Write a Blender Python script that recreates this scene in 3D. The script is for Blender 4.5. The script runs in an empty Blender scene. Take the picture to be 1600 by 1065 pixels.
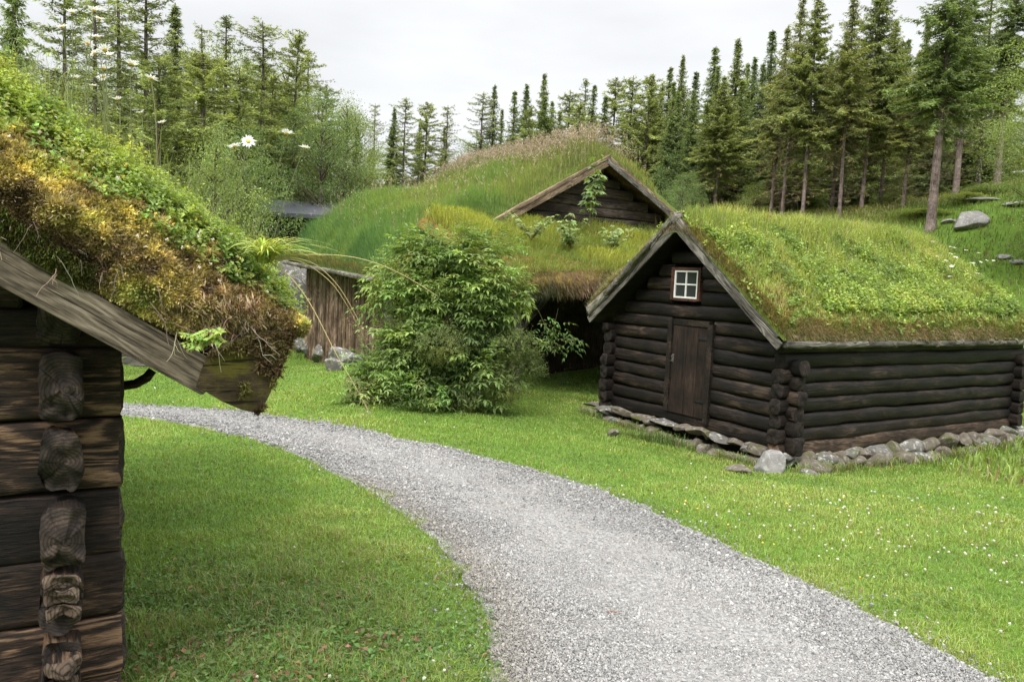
import bpy, bmesh, math
import numpy as np
from mathutils import Matrix, Vector

sc = bpy.context.scene
RNG = np.random.default_rng(7)
PI = math.pi

# ------------------------------------------------------------------ camera
EYE = np.array([0.0, 0.0, 1.7])
PITCH, ROLL, FPX = math.radians(4.8), math.radians(2.7), 1200.0
_fw = np.array([0, math.cos(PITCH), -math.sin(PITCH)])
_u0 = np.array([0, math.sin(PITCH), math.cos(PITCH)])
_r0 = np.array([1.0, 0, 0])
_rt = math.cos(ROLL) * _r0 + math.sin(ROLL) * _u0
_up = -math.sin(ROLL) * _r0 + math.cos(ROLL) * _u0
cam_d = bpy.data.cameras.new('camera')
cam = bpy.data.objects.new('camera', cam_d)
sc.collection.objects.link(cam)
cam.matrix_world = Matrix(((_rt[0], _up[0], -_fw[0], EYE[0]), (_rt[1], _up[1], -_fw[1], EYE[1]),
                           (_rt[2], _up[2], -_fw[2], EYE[2]), (0, 0, 0, 1)))
cam_d.sensor_width = 36
cam_d.lens = FPX / 1600 * 36
cam_d.clip_start = 0.05
cam_d.clip_end = 2000
sc.camera = cam


def at(x, y, Y):
    """world point at depth Y (metres north of the camera) seen at x, y of the 1600 px photograph"""
    d = _fw + _rt * (x - 800) / FPX - _up * (y - 532.5) / FPX
    return EYE + d / d[1] * Y


# ------------------------------------------------------------------ world, sun, exposure
SUN_EL, SUN_AZ = 52.0, 200.0          # azimuth clockwise from north (+Y): high, behind the camera
w = bpy.data.worlds.new('World')
sc.world = w
w.use_nodes = True
nt = w.node_tree
nt.nodes.clear()
out = nt.nodes.new('ShaderNodeOutputWorld')
bg = nt.nodes.new('ShaderNodeBackground')
bg.inputs['Strength'].default_value = 0.1
sky = nt.nodes.new('ShaderNodeTexSky')
sky.sky_type = 'NISHITA'
sky.sun_disc = False
sky.sun_elevation = math.radians(SUN_EL)
sky.sun_rotation = math.radians(SUN_AZ)
tc = nt.nodes.new('ShaderNodeTexCoord')
sep = nt.nodes.new('ShaderNodeSeparateXYZ')
nt.links.new(tc.outputs['Generated'], sep.inputs[0])
rmp = nt.nodes.new('ShaderNodeValToRGB')
nt.links.new(sep.outputs['Z'], rmp.inputs[0])
cr = rmp.color_ramp
cr.elements[0].position = 0.0
cr.elements[0].color = (4.15, 4.22, 4.3, 1)
cr.elements[1].position = 1.0
cr.elements[1].color = (24.0, 24.0, 24.0, 1)
e = cr.elements.new(0.40)
e.color = (4.45, 4.5, 4.56, 1)
nz = nt.nodes.new('ShaderNodeTexNoise')
nz.inputs['Scale'].default_value = 2.2
nz.inputs['Detail'].default_value = 5
mp = nt.nodes.new('ShaderNodeMapping')
mp.inputs['Scale'].default_value = (1, 1, 3.5)
nt.links.new(tc.outputs['Generated'], mp.inputs[0])
nt.links.new(mp.outputs[0], nz.inputs['Vector'])
mr = nt.nodes.new('ShaderNodeMapRange')
mr.inputs['From Min'].default_value = 0.3
mr.inputs['From Max'].default_value = 0.7
mr.inputs['To Min'].default_value = 0.80
mr.inputs['To Max'].default_value = 1.06
nt.links.new(nz.outputs['Fac'], mr.inputs[0])
mul = nt.nodes.new('ShaderNodeMix')
mul.data_type = 'RGBA'
mul.blend_type = 'MULTIPLY'
mul.inputs[0].default_value = 1
nt.links.new(rmp.outputs[0], mul.inputs[6])
nt.links.new(mr.outputs[0], mul.inputs[7])
mixs = nt.nodes.new('ShaderNodeMix')
mixs.data_type = 'RGBA'
mixs.inputs[0].default_value = 0.03       # a little of the blue above the cloud
nt.links.new(mul.outputs[2], mixs.inputs[6])
nt.links.new(sky.outputs[0], mixs.inputs[7])
nt.links.new(mixs.outputs[2], bg.inputs['Color'])
nt.links.new(bg.outputs[0], out.inputs['Surface'])

sl = bpy.data.lights.new('sun', 'SUN')
sl.energy = 1.5
sl.angle = math.radians(14)
sl.color = (1.0, 0.96, 0.9)
so = bpy.data.objects.new('sun', sl)
sc.collection.objects.link(so)
so.rotation_euler = (math.radians(90 - SUN_EL), 0, math.radians(180 - SUN_AZ) + PI * 0)
_sd = Vector((math.sin(math.radians(SUN_AZ)) * math.cos(math.radians(SUN_EL)),
              math.cos(math.radians(SUN_AZ)) * math.cos(math.radians(SUN_EL)), math.sin(math.radians(SUN_EL))))
so.rotation_euler = _sd.to_track_quat('Z', 'Y').to_euler()
so.location = (0, -5, 30)

sc.render.engine = 'CYCLES'
sc.view_settings.view_transform = 'Standard'
sc.view_settings.look = 'None'
sc.view_settings.exposure = 1.22
sc.view_settings.gamma = 1.0
sc.cycles.use_denoising = True
sc.cycles.denoiser = 'OPENIMAGEDENOISE'
sc.cycles.denoising_input_passes = 'RGB_ALBEDO_NORMAL'
sc.cycles.denoising_prefilter = 'ACCURATE'
sc.cycles.max_bounces = 6
sc.cycles.diffuse_bounces = 3
sc.cycles.transmission_bounces = 4
sc.cycles.transparent_max_bounces = 4
sc.cycles.caustics_reflective = False
sc.cycles.caustics_refractive = False


# ------------------------------------------------------------------ numpy helpers
def _hash(ix, iy, iz, seed):
    h = (ix.astype(np.int64) * 374761393 + iy.astype(np.int64) * 668265263 + iz.astype(np.int64) * 1440662683 + seed * 974634777) & 0xFFFFFFFF
    h = ((h ^ (h >> 13)) * 1274126177) & 0xFFFFFFFF
    h = ((h ^ (h >> 16)) * 2246822519) & 0xFFFFFFFF
    return ((h ^ (h >> 15)) & 0xFFFFFF) / float(0xFFFFFF)


def vnoise(P, seed=0):
    P = np.asarray(P, float)
    i = np.floor(P)
    f = P - i
    f = f * f * (3 - 2 * f)
    x, y, z = i[..., 0], i[..., 1], i[..., 2]
    r = 0
    for dx in (0, 1):
        for dy in (0, 1):
            for dz in (0, 1):
                wgt = (f[..., 0] if dx else 1 - f[..., 0]) * (f[..., 1] if dy else 1 - f[..., 1]) * (f[..., 2] if dz else 1 - f[..., 2])
                r = r + wgt * _hash(x + dx, y + dy, z + dz, seed)
    return r * 2 - 1


def fbm(P, octv=4, seed=0):
    P = np.asarray(P, float)
    a, r = 0.5, 0
    for o in range(octv):
        r = r + a * vnoise(P * (2 ** o) + o * 17.3, seed + o)
        a *= 0.5
    return r


def P3(x, y, z=0.0):
    x, y, z = np.broadcast_arrays(np.asarray(x, float), np.asarray(y, float), np.asarray(z, float))
    return np.stack([x, y, z], -1)


def unit(v):
    return v / np.maximum(np.linalg.norm(v, axis=-1, keepdims=True), 1e-9)


class Geo:
    """collects vertices, faces, vertex colours; builds ONE mesh object"""
    def __init__(self):
        self.V, self.T, self.Q, self.C, self.mT, self.mQ, self.n = [], [], [], [], [], [], 0

    def add(self, V, F, col=(1, 1, 1), mi=0):
        V = np.asarray(V, float).reshape(-1, 3)
        F = np.asarray(F, np.int64)
        c = np.ones((len(V), 4))
        c[:, :3] = np.asarray(col, float)
        self.V.append(V)
        self.C.append(c)
        if F.shape[1] == 3:
            self.T.append(F + self.n)
            self.mT.append(np.full(len(F), mi))
        else:
            self.Q.append(F + self.n)
            self.mQ.append(np.full(len(F), mi))
        self.n += len(V)

    def face(self, F, mi=0, base=0):
        F = np.asarray(F, np.int64) + base
        if F.shape[1] == 3:
            self.T.append(F)
            self.mT.append(np.full(len(F), mi))
        else:
            self.Q.append(F)
            self.mQ.append(np.full(len(F), mi))

    def mesh(self, name, mats, smooth=True):
        V = np.concatenate(self.V) if self.V else np.zeros((0, 3))
        T = np.concatenate(self.T) if self.T else np.zeros((0, 3), np.int64)
        Q = np.concatenate(self.Q) if self.Q else np.zeros((0, 4), np.int64)
        me = bpy.data.meshes.new(name)
        nT, nQ = len(T), len(Q)
        me.vertices.add(len(V))
        me.vertices.foreach_set('co', V.ravel().astype(np.float32))
        me.loops.add(nT * 3 + nQ * 4)
        me.loops.foreach_set('vertex_index', np.concatenate([T.ravel(), Q.ravel()]).astype(np.int32))
        me.polygons.add(nT + nQ)
        me.polygons.foreach_set('loop_start', np.concatenate([np.arange(nT) * 3, nT * 3 + np.arange(nQ) * 4]).astype(np.int32))
        mi = np.concatenate(self.mT + self.mQ) if (self.mT or self.mQ) else np.zeros(0)
        me.polygons.foreach_set('material_index', mi.astype(np.int32))
        me.polygons.foreach_set('use_smooth', np.full(nT + nQ, bool(smooth)))
        me.update(calc_edges=True)
        ca = me.color_attributes.new('Col', 'FLOAT_COLOR', 'POINT')
        ca.data.foreach_set('color', np.concatenate(self.C).ravel().astype(np.float32))
        for m in (mats if isinstance(mats, (list, tuple)) else [mats]):
            me.materials.append(m)
        return me

    def build(self, name, mats, parent=None, smooth=True, loc=(0, 0, 0), rot=(0, 0, 0)):
        o = bpy.data.objects.new(name, self.mesh(name, mats, smooth))
        sc.collection.objects.link(o)
        o.location = loc
        o.rotation_euler = rot
        if parent is not None:
            o.parent = parent
        return o


def tag(o, label=None, cat=None, group=None, kind=None):
    for k, v in (('label', label), ('category', cat), ('group', group), ('kind', kind)):
        if v:
            o[k] = v
    return o


def thing(name, label, cat, loc=(0, 0, 0), rotz=0.0, group=None):
    o = bpy.data.objects.new(name, None)
    o.empty_display_size = 0.2
    sc.collection.objects.link(o)
    o.location = loc
    o.rotation_euler = (0, 0, rotz)
    return tag(o, label, cat, group)


def copy_tree(o, parent=None):
    c = o.copy()
    sc.collection.objects.link(c)
    if parent is not None:
        c.parent = parent
    for ch in list(o.children):
        copy_tree(ch, c)
    return c


# ------------------------------------------------------------------ shape generators
def blades(geo, P, H, W, az, lean, col, mi=0, bend=1.6):
    """grass blades: 5 vertices each"""
    n = len(P)
    H, W, az, lean = [np.broadcast_to(np.asarray(a, float), (n,)) for a in (H, W, az, lean)]
    d = P3(np.cos(az), np.sin(az))
    s = P3(-np.sin(az), np.cos(az)) * (W * 0.5)[:, None]
    zz = np.array([0, 0, 1.0])
    m = P + zz * (H * 0.58)[:, None] + d * (lean * H * 0.5 ** bend)[:, None]
    t = P + zz * (H * np.maximum(0.25, 1 - 0.3 * np.abs(lean)))[:, None] + d * (lean * H)[:, None]
    V = np.stack([P - s, P + s, m - s * 0.8, m + s * 0.8, t], 1).reshape(-1, 3)
    b = (np.arange(n) * 5)[:, None, None]
    F = (b + np.array([[0, 1, 3], [0, 3, 2], [2, 3, 4]])[None]).reshape(-1, 3)
    c = np.repeat(np.broadcast_to(np.asarray(col, float), (n, 3)), 5, 0)
    geo.add(V, F, c, mi)


def leaves(geo, P, D, N, L, W, col, mi=0, fold=0.25):
    """leaf shapes: 6 vertices (base, two shoulders, midrib, tip), folded along the midrib"""
    n = len(P)
    L, W = [np.broadcast_to(np.asarray(a, float), (n,))[:, None] for a in (L, W)]
    D = unit(D)
    S = unit(np.cross(D, N))
    U = unit(np.cross(S, D))
    mid = P + D * L * 0.45 - U * W * 0.0
    a = P + D * L * 0.42 + S * W * 0.5 + U * W * fold
    b = P + D * L * 0.42 - S * W * 0.5 + U * W * fold
    tip = P + D * L - U * L * 0.12
    V = np.stack([P, a, b, mid, tip], 1).reshape(-1, 3)
    k = (np.arange(n) * 5)[:, None, None]
    F = (k + np.array([[0, 3, 1], [0, 2, 3], [1, 3, 4], [3, 2, 4]])[None]).reshape(-1, 3)
    c = np.repeat(np.broadcast_to(np.asarray(col, float), (n, 3)), 5, 0)
    geo.add(V, F, c, mi)


def diamonds(geo, P, D, N, L, W, col, mi=0):
    n = len(P)
    L, W = [np.broadcast_to(np.asarray(a, float), (n,))[:, None] for a in (L, W)]
    D = unit(D)
    S = unit(np.cross(D, N))
    V = np.stack([P, P + D * L * 0.4 + S * W * 0.5, P + D * L, P + D * L * 0.4 - S * W * 0.5], 1).reshape(-1, 3)
    k = (np.arange(n) * 4)[:, None]
    F = k + np.array([[0, 1, 2, 3]])
    c = np.repeat(np.broadcast_to(np.asarray(col, float), (n, 3)), 4, 0)
    geo.add(V, F, c, mi)


def tube(geo, pts, rad, sides=6, col=(1, 1, 1), mi=0, cap=False):
    pts = np.asarray(pts, float)
    n = len(pts)
    rad = np.broadcast_to(np.asarray(rad, float), (n,))
    t = unit(np.gradient(pts, axis=0))
    ref = np.array([0, 0, 1.0]) if abs(t[0][2]) < 0.9 else np.array([1.0, 0, 0])
    a = unit(np.cross(t, ref))
    b = np.cross(t, a)
    th = np.arange(sides) * 2 * PI / sides
    V = (pts[:, None] + rad[:, None, None] * (np.cos(th)[None, :, None] * a[:, None] + np.sin(th)[None, :, None] * b[:, None])).reshape(-1, 3)
    i, j = np.meshgrid(np.arange(n - 1), np.arange(sides), indexing='ij')
    j2 = (j + 1) % sides
    F = np.stack([i * sides + j, i * sides + j2, (i + 1) * sides + j2, (i + 1) * sides + j], -1).reshape(-1, 4)
    base = geo.n
    geo.add(V, F, col, mi)
    if cap:
        for e0 in (0, n - 1):
            ci = geo.n
            geo.add(pts[e0][None], np.zeros((0, 3), int), col, mi)
            ids = base + e0 * sides + np.arange(sides)
            F3 = np.stack([np.full(sides, ci), ids, np.roll(ids, -1)], -1)
            geo.T.append(F3)
            geo.mT.append(np.full(sides, mi))


def box(geo, x0, x1, y0, y1, z0, z1, col=(1, 1, 1), mi=0, jit=0.0):
    V = np.array([(x, y, z) for z in (z0, z1) for y in (y0, y1) for x in (x0, x1)], float)
    if jit:
        V = V + RNG.uniform(-jit, jit, V.shape)
    geo.add(V, [(0, 2, 3, 1), (4, 5, 7, 6), (0, 1, 5, 4), (2, 6, 7, 3), (0, 4, 6, 2), (1, 3, 7, 5)], col, mi)


def prism(geo, poly, y0, y1, col=(1, 1, 1), mi=0):
    """polygon in x-z swept from y0 to y1 (convex)"""
    p = np.asarray(poly, float)
    n = len(p)
    V = np.concatenate([P3(p[:, 0], y0, p[:, 1]), P3(p[:, 0], y1, p[:, 1])])
    F4 = [(i, (i + 1) % n, n + (i + 1) % n, n + i) for i in range(n)]
    b = geo.n
    geo.add(V, F4, col, mi)
    geo.face([(0, i, i + 1) for i in range(1, n - 1)] + [(n, n + i + 1, n + i) for i in range(1, n - 1)], mi, b)


def grid_faces(nu, nv, closed_v=False):
    i, j = np.meshgrid(np.arange(nu - 1), np.arange(nv if closed_v else nv - 1), indexing='ij')
    j2 = (j + 1) % nv
    return np.stack([i * nv + j, (i + 1) * nv + j, (i + 1) * nv + j2, i * nv + j2], -1).reshape(-1, 4)


def log_geo(L, wd, ht, seed, power=3.0, rough=0.05, seg=0.12, sides=20, taper=0.0, sag=0.0, chips=0.0):
    """a hewn log lying along +x from 0 to L, cross-section superellipse wd (y) by ht (z), end grain in material 1"""
    g = Geo()
    n = max(4, int(L / seg) + 1)
    xs = np.linspace(0, L, n)
    th = (np.arange(sides) + 0.5) * 2 * PI / sides
    c, s = np.cos(th), np.sin(th)
    ex = 2.0 / power
    py = np.sign(c) * np.abs(c) ** ex * wd / 2
    pz = np.sign(s) * np.abs(s) ** ex * ht / 2
    X = np.repeat(xs[:, None], sides, 1)
    k = 1 - taper * (xs / L)[:, None]
    Y = py[None] * k
    Z = pz[None] * k
    nn = fbm(P3(X * 1.7, Y * 7, Z * 7) + seed * 3.71, 4, seed)
    n2 = fbm(P3(X * 0.9, 0 * Y, 0 * Z) + seed * 5.3, 3, seed + 9)
    n3 = fbm(P3(X * 3.0, Y * 30, Z * 30) + seed, 2, seed + 4)
    f = 1 + rough * 2.2 * nn + rough * n3
    Y = Y * f + n2 * wd * 0.10
    Z = Z * f + fbm(P3(X * 0.8, 3 + 0 * Y, 0 * Z) + seed * 2.9, 3, seed + 5) * ht * 0.14 - sag * np.sin(PI * X / L)
    def endf(y_, z_, sg_):
        return (fbm(P3(y_ * 13, z_ * 13, seed * 1.3 + sg_), 4, seed + 2) * 1.2) * chips
    X[0] += endf(Y[0], Z[0], -1)
    X[-1] += endf(Y[-1], Z[-1], 1)
    g.add(P3(X, Y, Z), grid_faces(n, sides, True))
    for e0, sg in ((0, -1), (n - 1, 1)):
        b = g.n
        cen = np.array([X[e0].mean(), Y[e0].mean(), Z[e0].mean()])
        ring = P3(X[e0], Y[e0], Z[e0])
        rings = [ring]
        x_e = xs[e0]
        for rr_, dx_ in ((0.92, 0.008), (0.72, 0.011), (0.5, 0.012), (0.25, 0.012)):
            q_ = cen + (ring - cen) * rr_
            q_[:, 0] = x_e + sg * dx_ + endf(q_[:, 1], q_[:, 2], sg)
            rings.append(q_)
        ctr = rings[-1].mean(0)[None]
        g.add(np.concatenate(rings + [ctr]), np.zeros((0, 3), int))
        j = np.arange(sides)
        j2 = (j + 1) % sides
        for q in range(4):
            F = np.stack([b + q * sides + j, b + q * sides + j2, b + (q + 1) * sides + j2, b + (q + 1) * sides + j], -1)
            g.face(F, 1)
        g.face(np.stack([b + 4 * sides + j, b + 4 * sides + j2, np.full(sides, b + 5 * sides)], -1), 1)
    return g


_ico = {}


def ico(sub):
    if sub not in _ico:
        bm = bmesh.new()
        bmesh.ops.create_icosphere(bm, subdivisions=sub, radius=1)
        bm.verts.ensure_lookup_table()
        _ico[sub] = (np.array([v.co[:] for v in bm.verts]), np.array([[v.index for v in f.verts] for f in bm.faces]))
        bm.free()
    return _ico[sub]


def stone_geo(size, seed, sub=4, cuts=9, rough=0.05):
    r = np.random.default_rng(seed)
    V, F = ico(sub)
    V = V.copy()
    for k in range(cuts + 5):
        nrm = unit(r.normal(0, 1, 3) * np.array([1, 1, 1.2]))
        dd = r.uniform(0.48, 0.86)
        dist = V @ nrm - dd
        V = V - np.where(dist > 0, dist, 0)[:, None] * nrm * 0.93
    V = V * (1 + rough * 2 * fbm(V * 2.2 + seed, 4, seed)[:, None] + rough * 0.5 * fbm(V * 9 + seed, 2, seed + 1)[:, None])
    V = V * np.asarray(size, float) / 0.8
    g = Geo()
    g.add(V, F)
    return g


# ------------------------------------------------------------------ materials
class NT:
    def __init__(self, name):
        self.m = bpy.data.materials.new(name)
        self.m.use_nodes = True
        self.t = self.m.node_tree
        self.t.nodes.clear()
        self.out = self.t.nodes.new('ShaderNodeOutputMaterial')

    def n(self, typ, props=None, **inp):
        nd = self.t.nodes.new('ShaderNode' + typ)
        for k, v in (props or {}).items():
            setattr(nd, k, v)
        for k, v in inp.items():
            self.set(nd, k.replace('_', ' '), v)
        return nd

    def set(self, nd, key, v):
        s = nd.inputs[key] if not key.isdigit() else nd.inputs[int(key)]
        if hasattr(v, 'links') or isinstance(v, bpy.types.NodeSocket):
            self.t.links.new(v, s)
        else:
            if isinstance(v, (tuple, list)) and len(v) == 3 and s.type == 'RGBA':
                v = (*v, 1)
            s.default_value = v

    def mix(self, a, b, f, blend='MIX'):
        nd = self.t.nodes.new('ShaderNodeMix')
        nd.data_type = 'RGBA'
        nd.blend_type = blend
        for i, v in ((0, f), (6, a), (7, b)):
            self.set(nd, str(i), v)
        return nd.outputs[2]

    def ramp(self, fac, stops, interp='LINEAR'):
        nd = self.t.nodes.new('ShaderNodeValToRGB')
        nd.color_ramp.interpolation = interp
        el = nd.color_ramp.elements
        while len(el) < len(stops):
            el.new(0.5)
        for q, (p, c) in zip(el, stops):
            q.position = p
            q.color = (*c, 1) if len(c) == 3 else c
        self.t.links.new(fac, nd.inputs[0])
        return nd.outputs[0]

    def math(self, op, a, b=0.0):
        nd = self.t.nodes.new('ShaderNodeMath')
        nd.operation = op
        self.set(nd, '0', a)
        self.set(nd, '1', b)
        return nd.outputs[0]

    def coord(self, scale=(1, 1, 1), rand=True, out='Object'):
        tc = self.n('TexCoord')
        mp = self.n('Mapping')
        mp.inputs['Scale'].default_value = scale
        v = tc.outputs[out]
        if rand:
            oi = self.n('ObjectInfo')
            vm = self.t.nodes.new('ShaderNodeVectorMath')
            vm.operation = 'ADD'
            mm = self.math('MULTIPLY', oi.outputs['Random'], 53.0)
            self.t.links.new(v, vm.inputs[0])
            self.t.links.new(mm, vm.inputs[1])
            v = vm.outputs[0]
        self.t.links.new(v, mp.inputs[0])
        return mp.outputs[0]

    def noise(self, vec, scale, detail=5, rough=0.6, dist=0.0):
        nd = self.n('TexNoise', None, Scale=scale, Detail=detail, Roughness=rough, Distortion=dist)
        self.t.links.new(vec, nd.inputs['Vector'])
        return nd.outputs['Fac']

    def bump(self, h, strength=0.4, dist=0.02, normal=None):
        nd = self.n('Bump', None, Strength=strength, Distance=dist, Height=h)
        if normal is not None:
            self.t.links.new(normal, nd.inputs['Normal'])
        return nd.outputs[0]

    def principled(self, color, rough=0.85, normal=None, spec=0.25, **kw):
        p = self.n('BsdfPrincipled')
        self.set(p, 'Base Color', color)
        self.set(p, 'Roughness', rough)
        self.set(p, 'Specular IOR Level', spec)
        for k, v in kw.items():
            self.set(p, k.replace('_', ' '), v)
        if normal is not None:
            self.t.links.new(normal, p.inputs['Normal'])
        return p.outputs[0]

    def done(self, sh):
        self.t.links.new(sh, self.out.inputs['Surface'])
        return self.m


def wood_mat(name, dark, mid, light, along=(1.0, 12, 12), grain=1.0, rough=0.85, bump=0.5, band=22.0, moss=None, vary=0.35):
    k = NT(name)
    v = k.coord(along)
    vlow = k.coord((1.3, 2.2, 2.2))
    warp = k.noise(k.coord((0.9, 2.5, 2.5)), 2.0, 3, 0.5, 0.6)
    ax = 2 if along[2] >= along[1] else 1
    sx = k.n('SeparateXYZ')
    k.t.links.new(k.coord((1, 1, 1)), sx.inputs[0])
    vlow_ = k.coord((1.3, 2.2, 2.2))
    flow = k.noise(k.coord((0.8, 4.5, 4.5) if along[0] < along[2] else (4.5, 4.5, 0.8)), 1.5, 2, 0.4, 0.3)
    ph = k.math('ADD', k.math('MULTIPLY', sx.outputs[ax], band * 5.0), k.math('MULTIPLY', flow, 24.0 + band * 2.2))
    sn = k.math('MULTIPLY', k.math('ADD', k.math('SINE', ph), 1.0), 0.5)
    wv_ = k.math('MULTIPLY', sn, k.math('ADD', k.math('MULTIPLY', k.ramp(k.noise(vlow_, 1.1, 3, 0.5), [(0.4, (0, 0, 0)), (0.62, (1, 1, 1))]), 0.75), 0.08))
    fine = k.noise(v, 3.5, 6, 0.65)
    patch = k.noise(vlow, 1.4, 5, 0.6)
    g1 = k.math('ADD', k.math('MULTIPLY', wv_, 0.55 * grain), k.math('MULTIPLY', fine, 0.75))
    fine2 = k.noise(k.coord((9, 110, 110) if along[0] < along[2] else (110, 110, 9)), 1.6, 4, 0.75)
    g1 = k.math('ADD', g1, k.math('MULTIPLY', k.math('SUBTRACT', fine2, 0.5), 0.75))
    g2 = k.math('ADD', g1, k.math('MULTIPLY', k.math('SUBTRACT', patch, 0.5), 0.9))
    g2 = k.math('ADD', g2, k.math('MULTIPLY', k.math('SUBTRACT', warp, 0.5), 0.3))
    col = k.ramp(g2, [(0.22, dark), (0.52, mid), (0.82, light)])
    oi = k.n('ObjectInfo')
    val = k.math('ADD', k.math('MULTIPLY', oi.outputs['Random'], 2 * vary), 1 - vary)
    hsv = k.n('HueSaturation')
    k.set(hsv, 'Color', col)
    k.set(hsv, 'Value', val)
    col = k.mix(hsv.outputs[0], k.n('Attribute', {'attribute_name': 'Col'}).outputs['Color'], 1.0, 'MULTIPLY')
    if moss:
        mz = k.noise(k.coord((1, 1, 1)), 7.0, 6, 0.7)
        col = k.mix(col, moss, k.ramp(mz, [(0.48, (0, 0, 0)), (0.62, (1, 1, 1))]))
    crack = k.noise(k.coord((min(along[0], 1.5) * 0.8, along[1] * 1.6, along[2] * 1.6) if along[0] < along[2] else (along[0] * 1.6, along[1] * 1.6, along[2] * 0.8)), 2.0, 4, 0.6)
    ck = k.ramp(crack, [(0.36, (0, 0, 0)), (0.405, (1, 1, 1))])
    col = k.mix(col, k.mix(col, (0.006, 0.005, 0.004), 0.8), k.math('SUBTRACT', 1.0, ck))
    h = k.math('ADD', k.math('MULTIPLY', k.math('ADD', k.math('MULTIPLY', wv_, 0.18), k.math('ADD', k.math('MULTIPLY', fine, 0.6), k.math('MULTIPLY', fine2, 0.45))), 0.7), k.math('MULTIPLY', ck, 0.6))
    return k.done(k.principled(col, rough, k.bump(h, bump, 0.012)))


def end_mat(name, c0, c1, c2):
    k = NT(name)
    v = k.coord((1, 1, 1))
    a = k.noise(v, 16, 6, 0.7)
    b = k.noise(v, 5, 4, 0.6)
    col = k.ramp(k.math('ADD', k.math('MULTIPLY', a, 0.6), k.math('MULTIPLY', b, 0.5)), [(0.35, c0), (0.55, c1), (0.75, c2)])
    so_ = k.n('SeparateXYZ')
    k.t.links.new(k.coord((1, 1, 1), rand=False), so_.inputs[0])
    wob = k.math('MULTIPLY', k.math('SUBTRACT', k.noise(v, 9, 3, 0.5), 0.5), 0.06)
    yy_, zz_ = k.math('ADD', so_.outputs[1], 0.012), so_.outputs[2]
    rr_ = k.math('SQRT', k.math('ADD', k.math('ADD', k.math('MULTIPLY', yy_, yy_), k.math('MULTIPLY', zz_, zz_)), 0.00002))
    rg = k.math('SINE', k.math('MULTIPLY', k.math('ADD', rr_, wob), 520.0))
    col = k.mix(col, k.mix(col, (0.004, 0.003, 0.003), 0.55), k.ramp(rg, [(0.1, (0, 0, 0)), (0.9, (1, 1, 1))]))
    cv_ = k.n('CombineXYZ', None, X=k.math('DIVIDE', yy_, rr_), Y=k.math('DIVIDE', zz_, rr_), Z=k.math('MULTIPLY', k.n('ObjectInfo').outputs['Random'], 60.0))
    cz = k.math('ADD', k.noise(cv_.outputs[0], 3.2, 3, 0.6), k.math('MULTIPLY', k.math('SUBTRACT', k.noise(v, 30, 2, 0.5), 0.5), 0.10))
    ck = k.ramp(cz, [(0.345, (0, 0, 0)), (0.385, (1, 1, 1))])
    col = k.mix(k.mix(col, (0.003, 0.003, 0.003), 0.7), col, ck)
    return k.done(k.principled(col, 0.9, k.bump(k.math('ADD', a, k.math('MULTIPLY', ck, 0.4)), 0.7, 0.015)))


def leaf_mat(name, trans=0.35, rough=0.5, spec=0.3, tint=(1.15, 1.1, 0.4)):
    k = NT(name)
    at_ = k.n('Attribute', {'attribute_name': 'Col'})
    hs = k.n('HueSaturation', None, Saturation=0.86, Value=1.04)
    k.t.links.new(at_.outputs['Color'], hs.inputs['Color'])
    c = hs.outputs[0]
    p = k.principled(c, rough, None, spec)
    tr = k.n('BsdfTranslucent')
    k.t.links.new(k.mix(c, tint, 0.9, 'MULTIPLY'), tr.inputs['Color'])
    mx = k.n('MixShader')
    mx.inputs[0].default_value = trans
    k.t.links.new(p, mx.inputs[1])
    k.t.links.new(tr.outputs[0], mx.inputs[2])
    return k.done(mx.outputs[0])


def stone_mat(name, c0, c1, lichen=(0.34, 0.35, 0.31), moss=(0.07, 0.08, 0.02), mossamt=0.5):
    k = NT(name)
    v = k.coord((1, 1, 1))
    a = k.noise(v, 9, 7, 0.65)
    b = k.noise(v, 2.5, 4, 0.6)
    col = k.ramp(k.math('ADD', k.math('MULTIPLY', a, 0.6), k.math('MULTIPLY', b, 0.4)), [(0.35, c0), (0.65, c1)])
    l = k.noise(v, 13, 5, 0.6, 0.5)
    col = k.mix(col, lichen, k.ramp(l, [(0.54, (0, 0, 0)), (0.62, (0.9, 0.9, 0.9))]))
    mo = k.noise(v, 4.5, 6, 0.7)
    col = k.mix(col, moss, k.ramp(mo, [(0.62 - 0.15 * mossamt, (0, 0, 0)), (0.72 - 0.15 * mossamt, (1, 1, 1))]))
    fine = k.noise(v, 60, 4, 0.7)
    hgt = k.math('ADD', a, k.math('MULTIPLY', fine, 0.3))
    return k.done(k.principled(col, 0.9, k.bump(hgt, 0.6, 0.03)))


def flat_mat(name, c, rough=0.8, spec=0.3, var=0.15, scale=20):
    k = NT(name)
    a = k.noise(k.coord((1, 1, 1)), scale, 5, 0.6)
    col = k.mix(c, tuple(x * (1 - 3 * var) for x in c), k.ramp(a, [(0.35, (0, 0, 0)), (0.7, (1, 1, 1))]))
    return k.done(k.principled(col, rough, k.bump(a, 0.15, 0.01), spec))


def soil_mat(name, cols, scale=6.0, bump=0.8, use_attr=False):
    k = NT(name)
    v = k.coord((1, 1, 1), rand=False)
    a = k.noise(v, scale, 8, 0.7)
    b = k.noise(v, scale * 0.22, 5, 0.6, 0.4)
    f = k.math('ADD', k.math('MULTIPLY', a, 0.6), k.math('MULTIPLY', b, 0.4))
    n = len(cols)
    col = k.ramp(f, [(0.30 + 0.40 * i / (n - 1), c) for i, c in enumerate(cols)])
    if use_attr:
        at_ = k.n('Attribute', {'attribute_name': 'Col'})
        col = k.mix(col, at_.outputs['Color'], 1.0, 'MULTIPLY')
    fine = k.noise(v, scale * 9, 4, 0.7)
    return k.done(k.principled(col, 0.95, k.bump(k.math('ADD', a, k.math('MULTIPLY', fine, 0.35)), bump, 0.04), 0.1))


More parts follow.
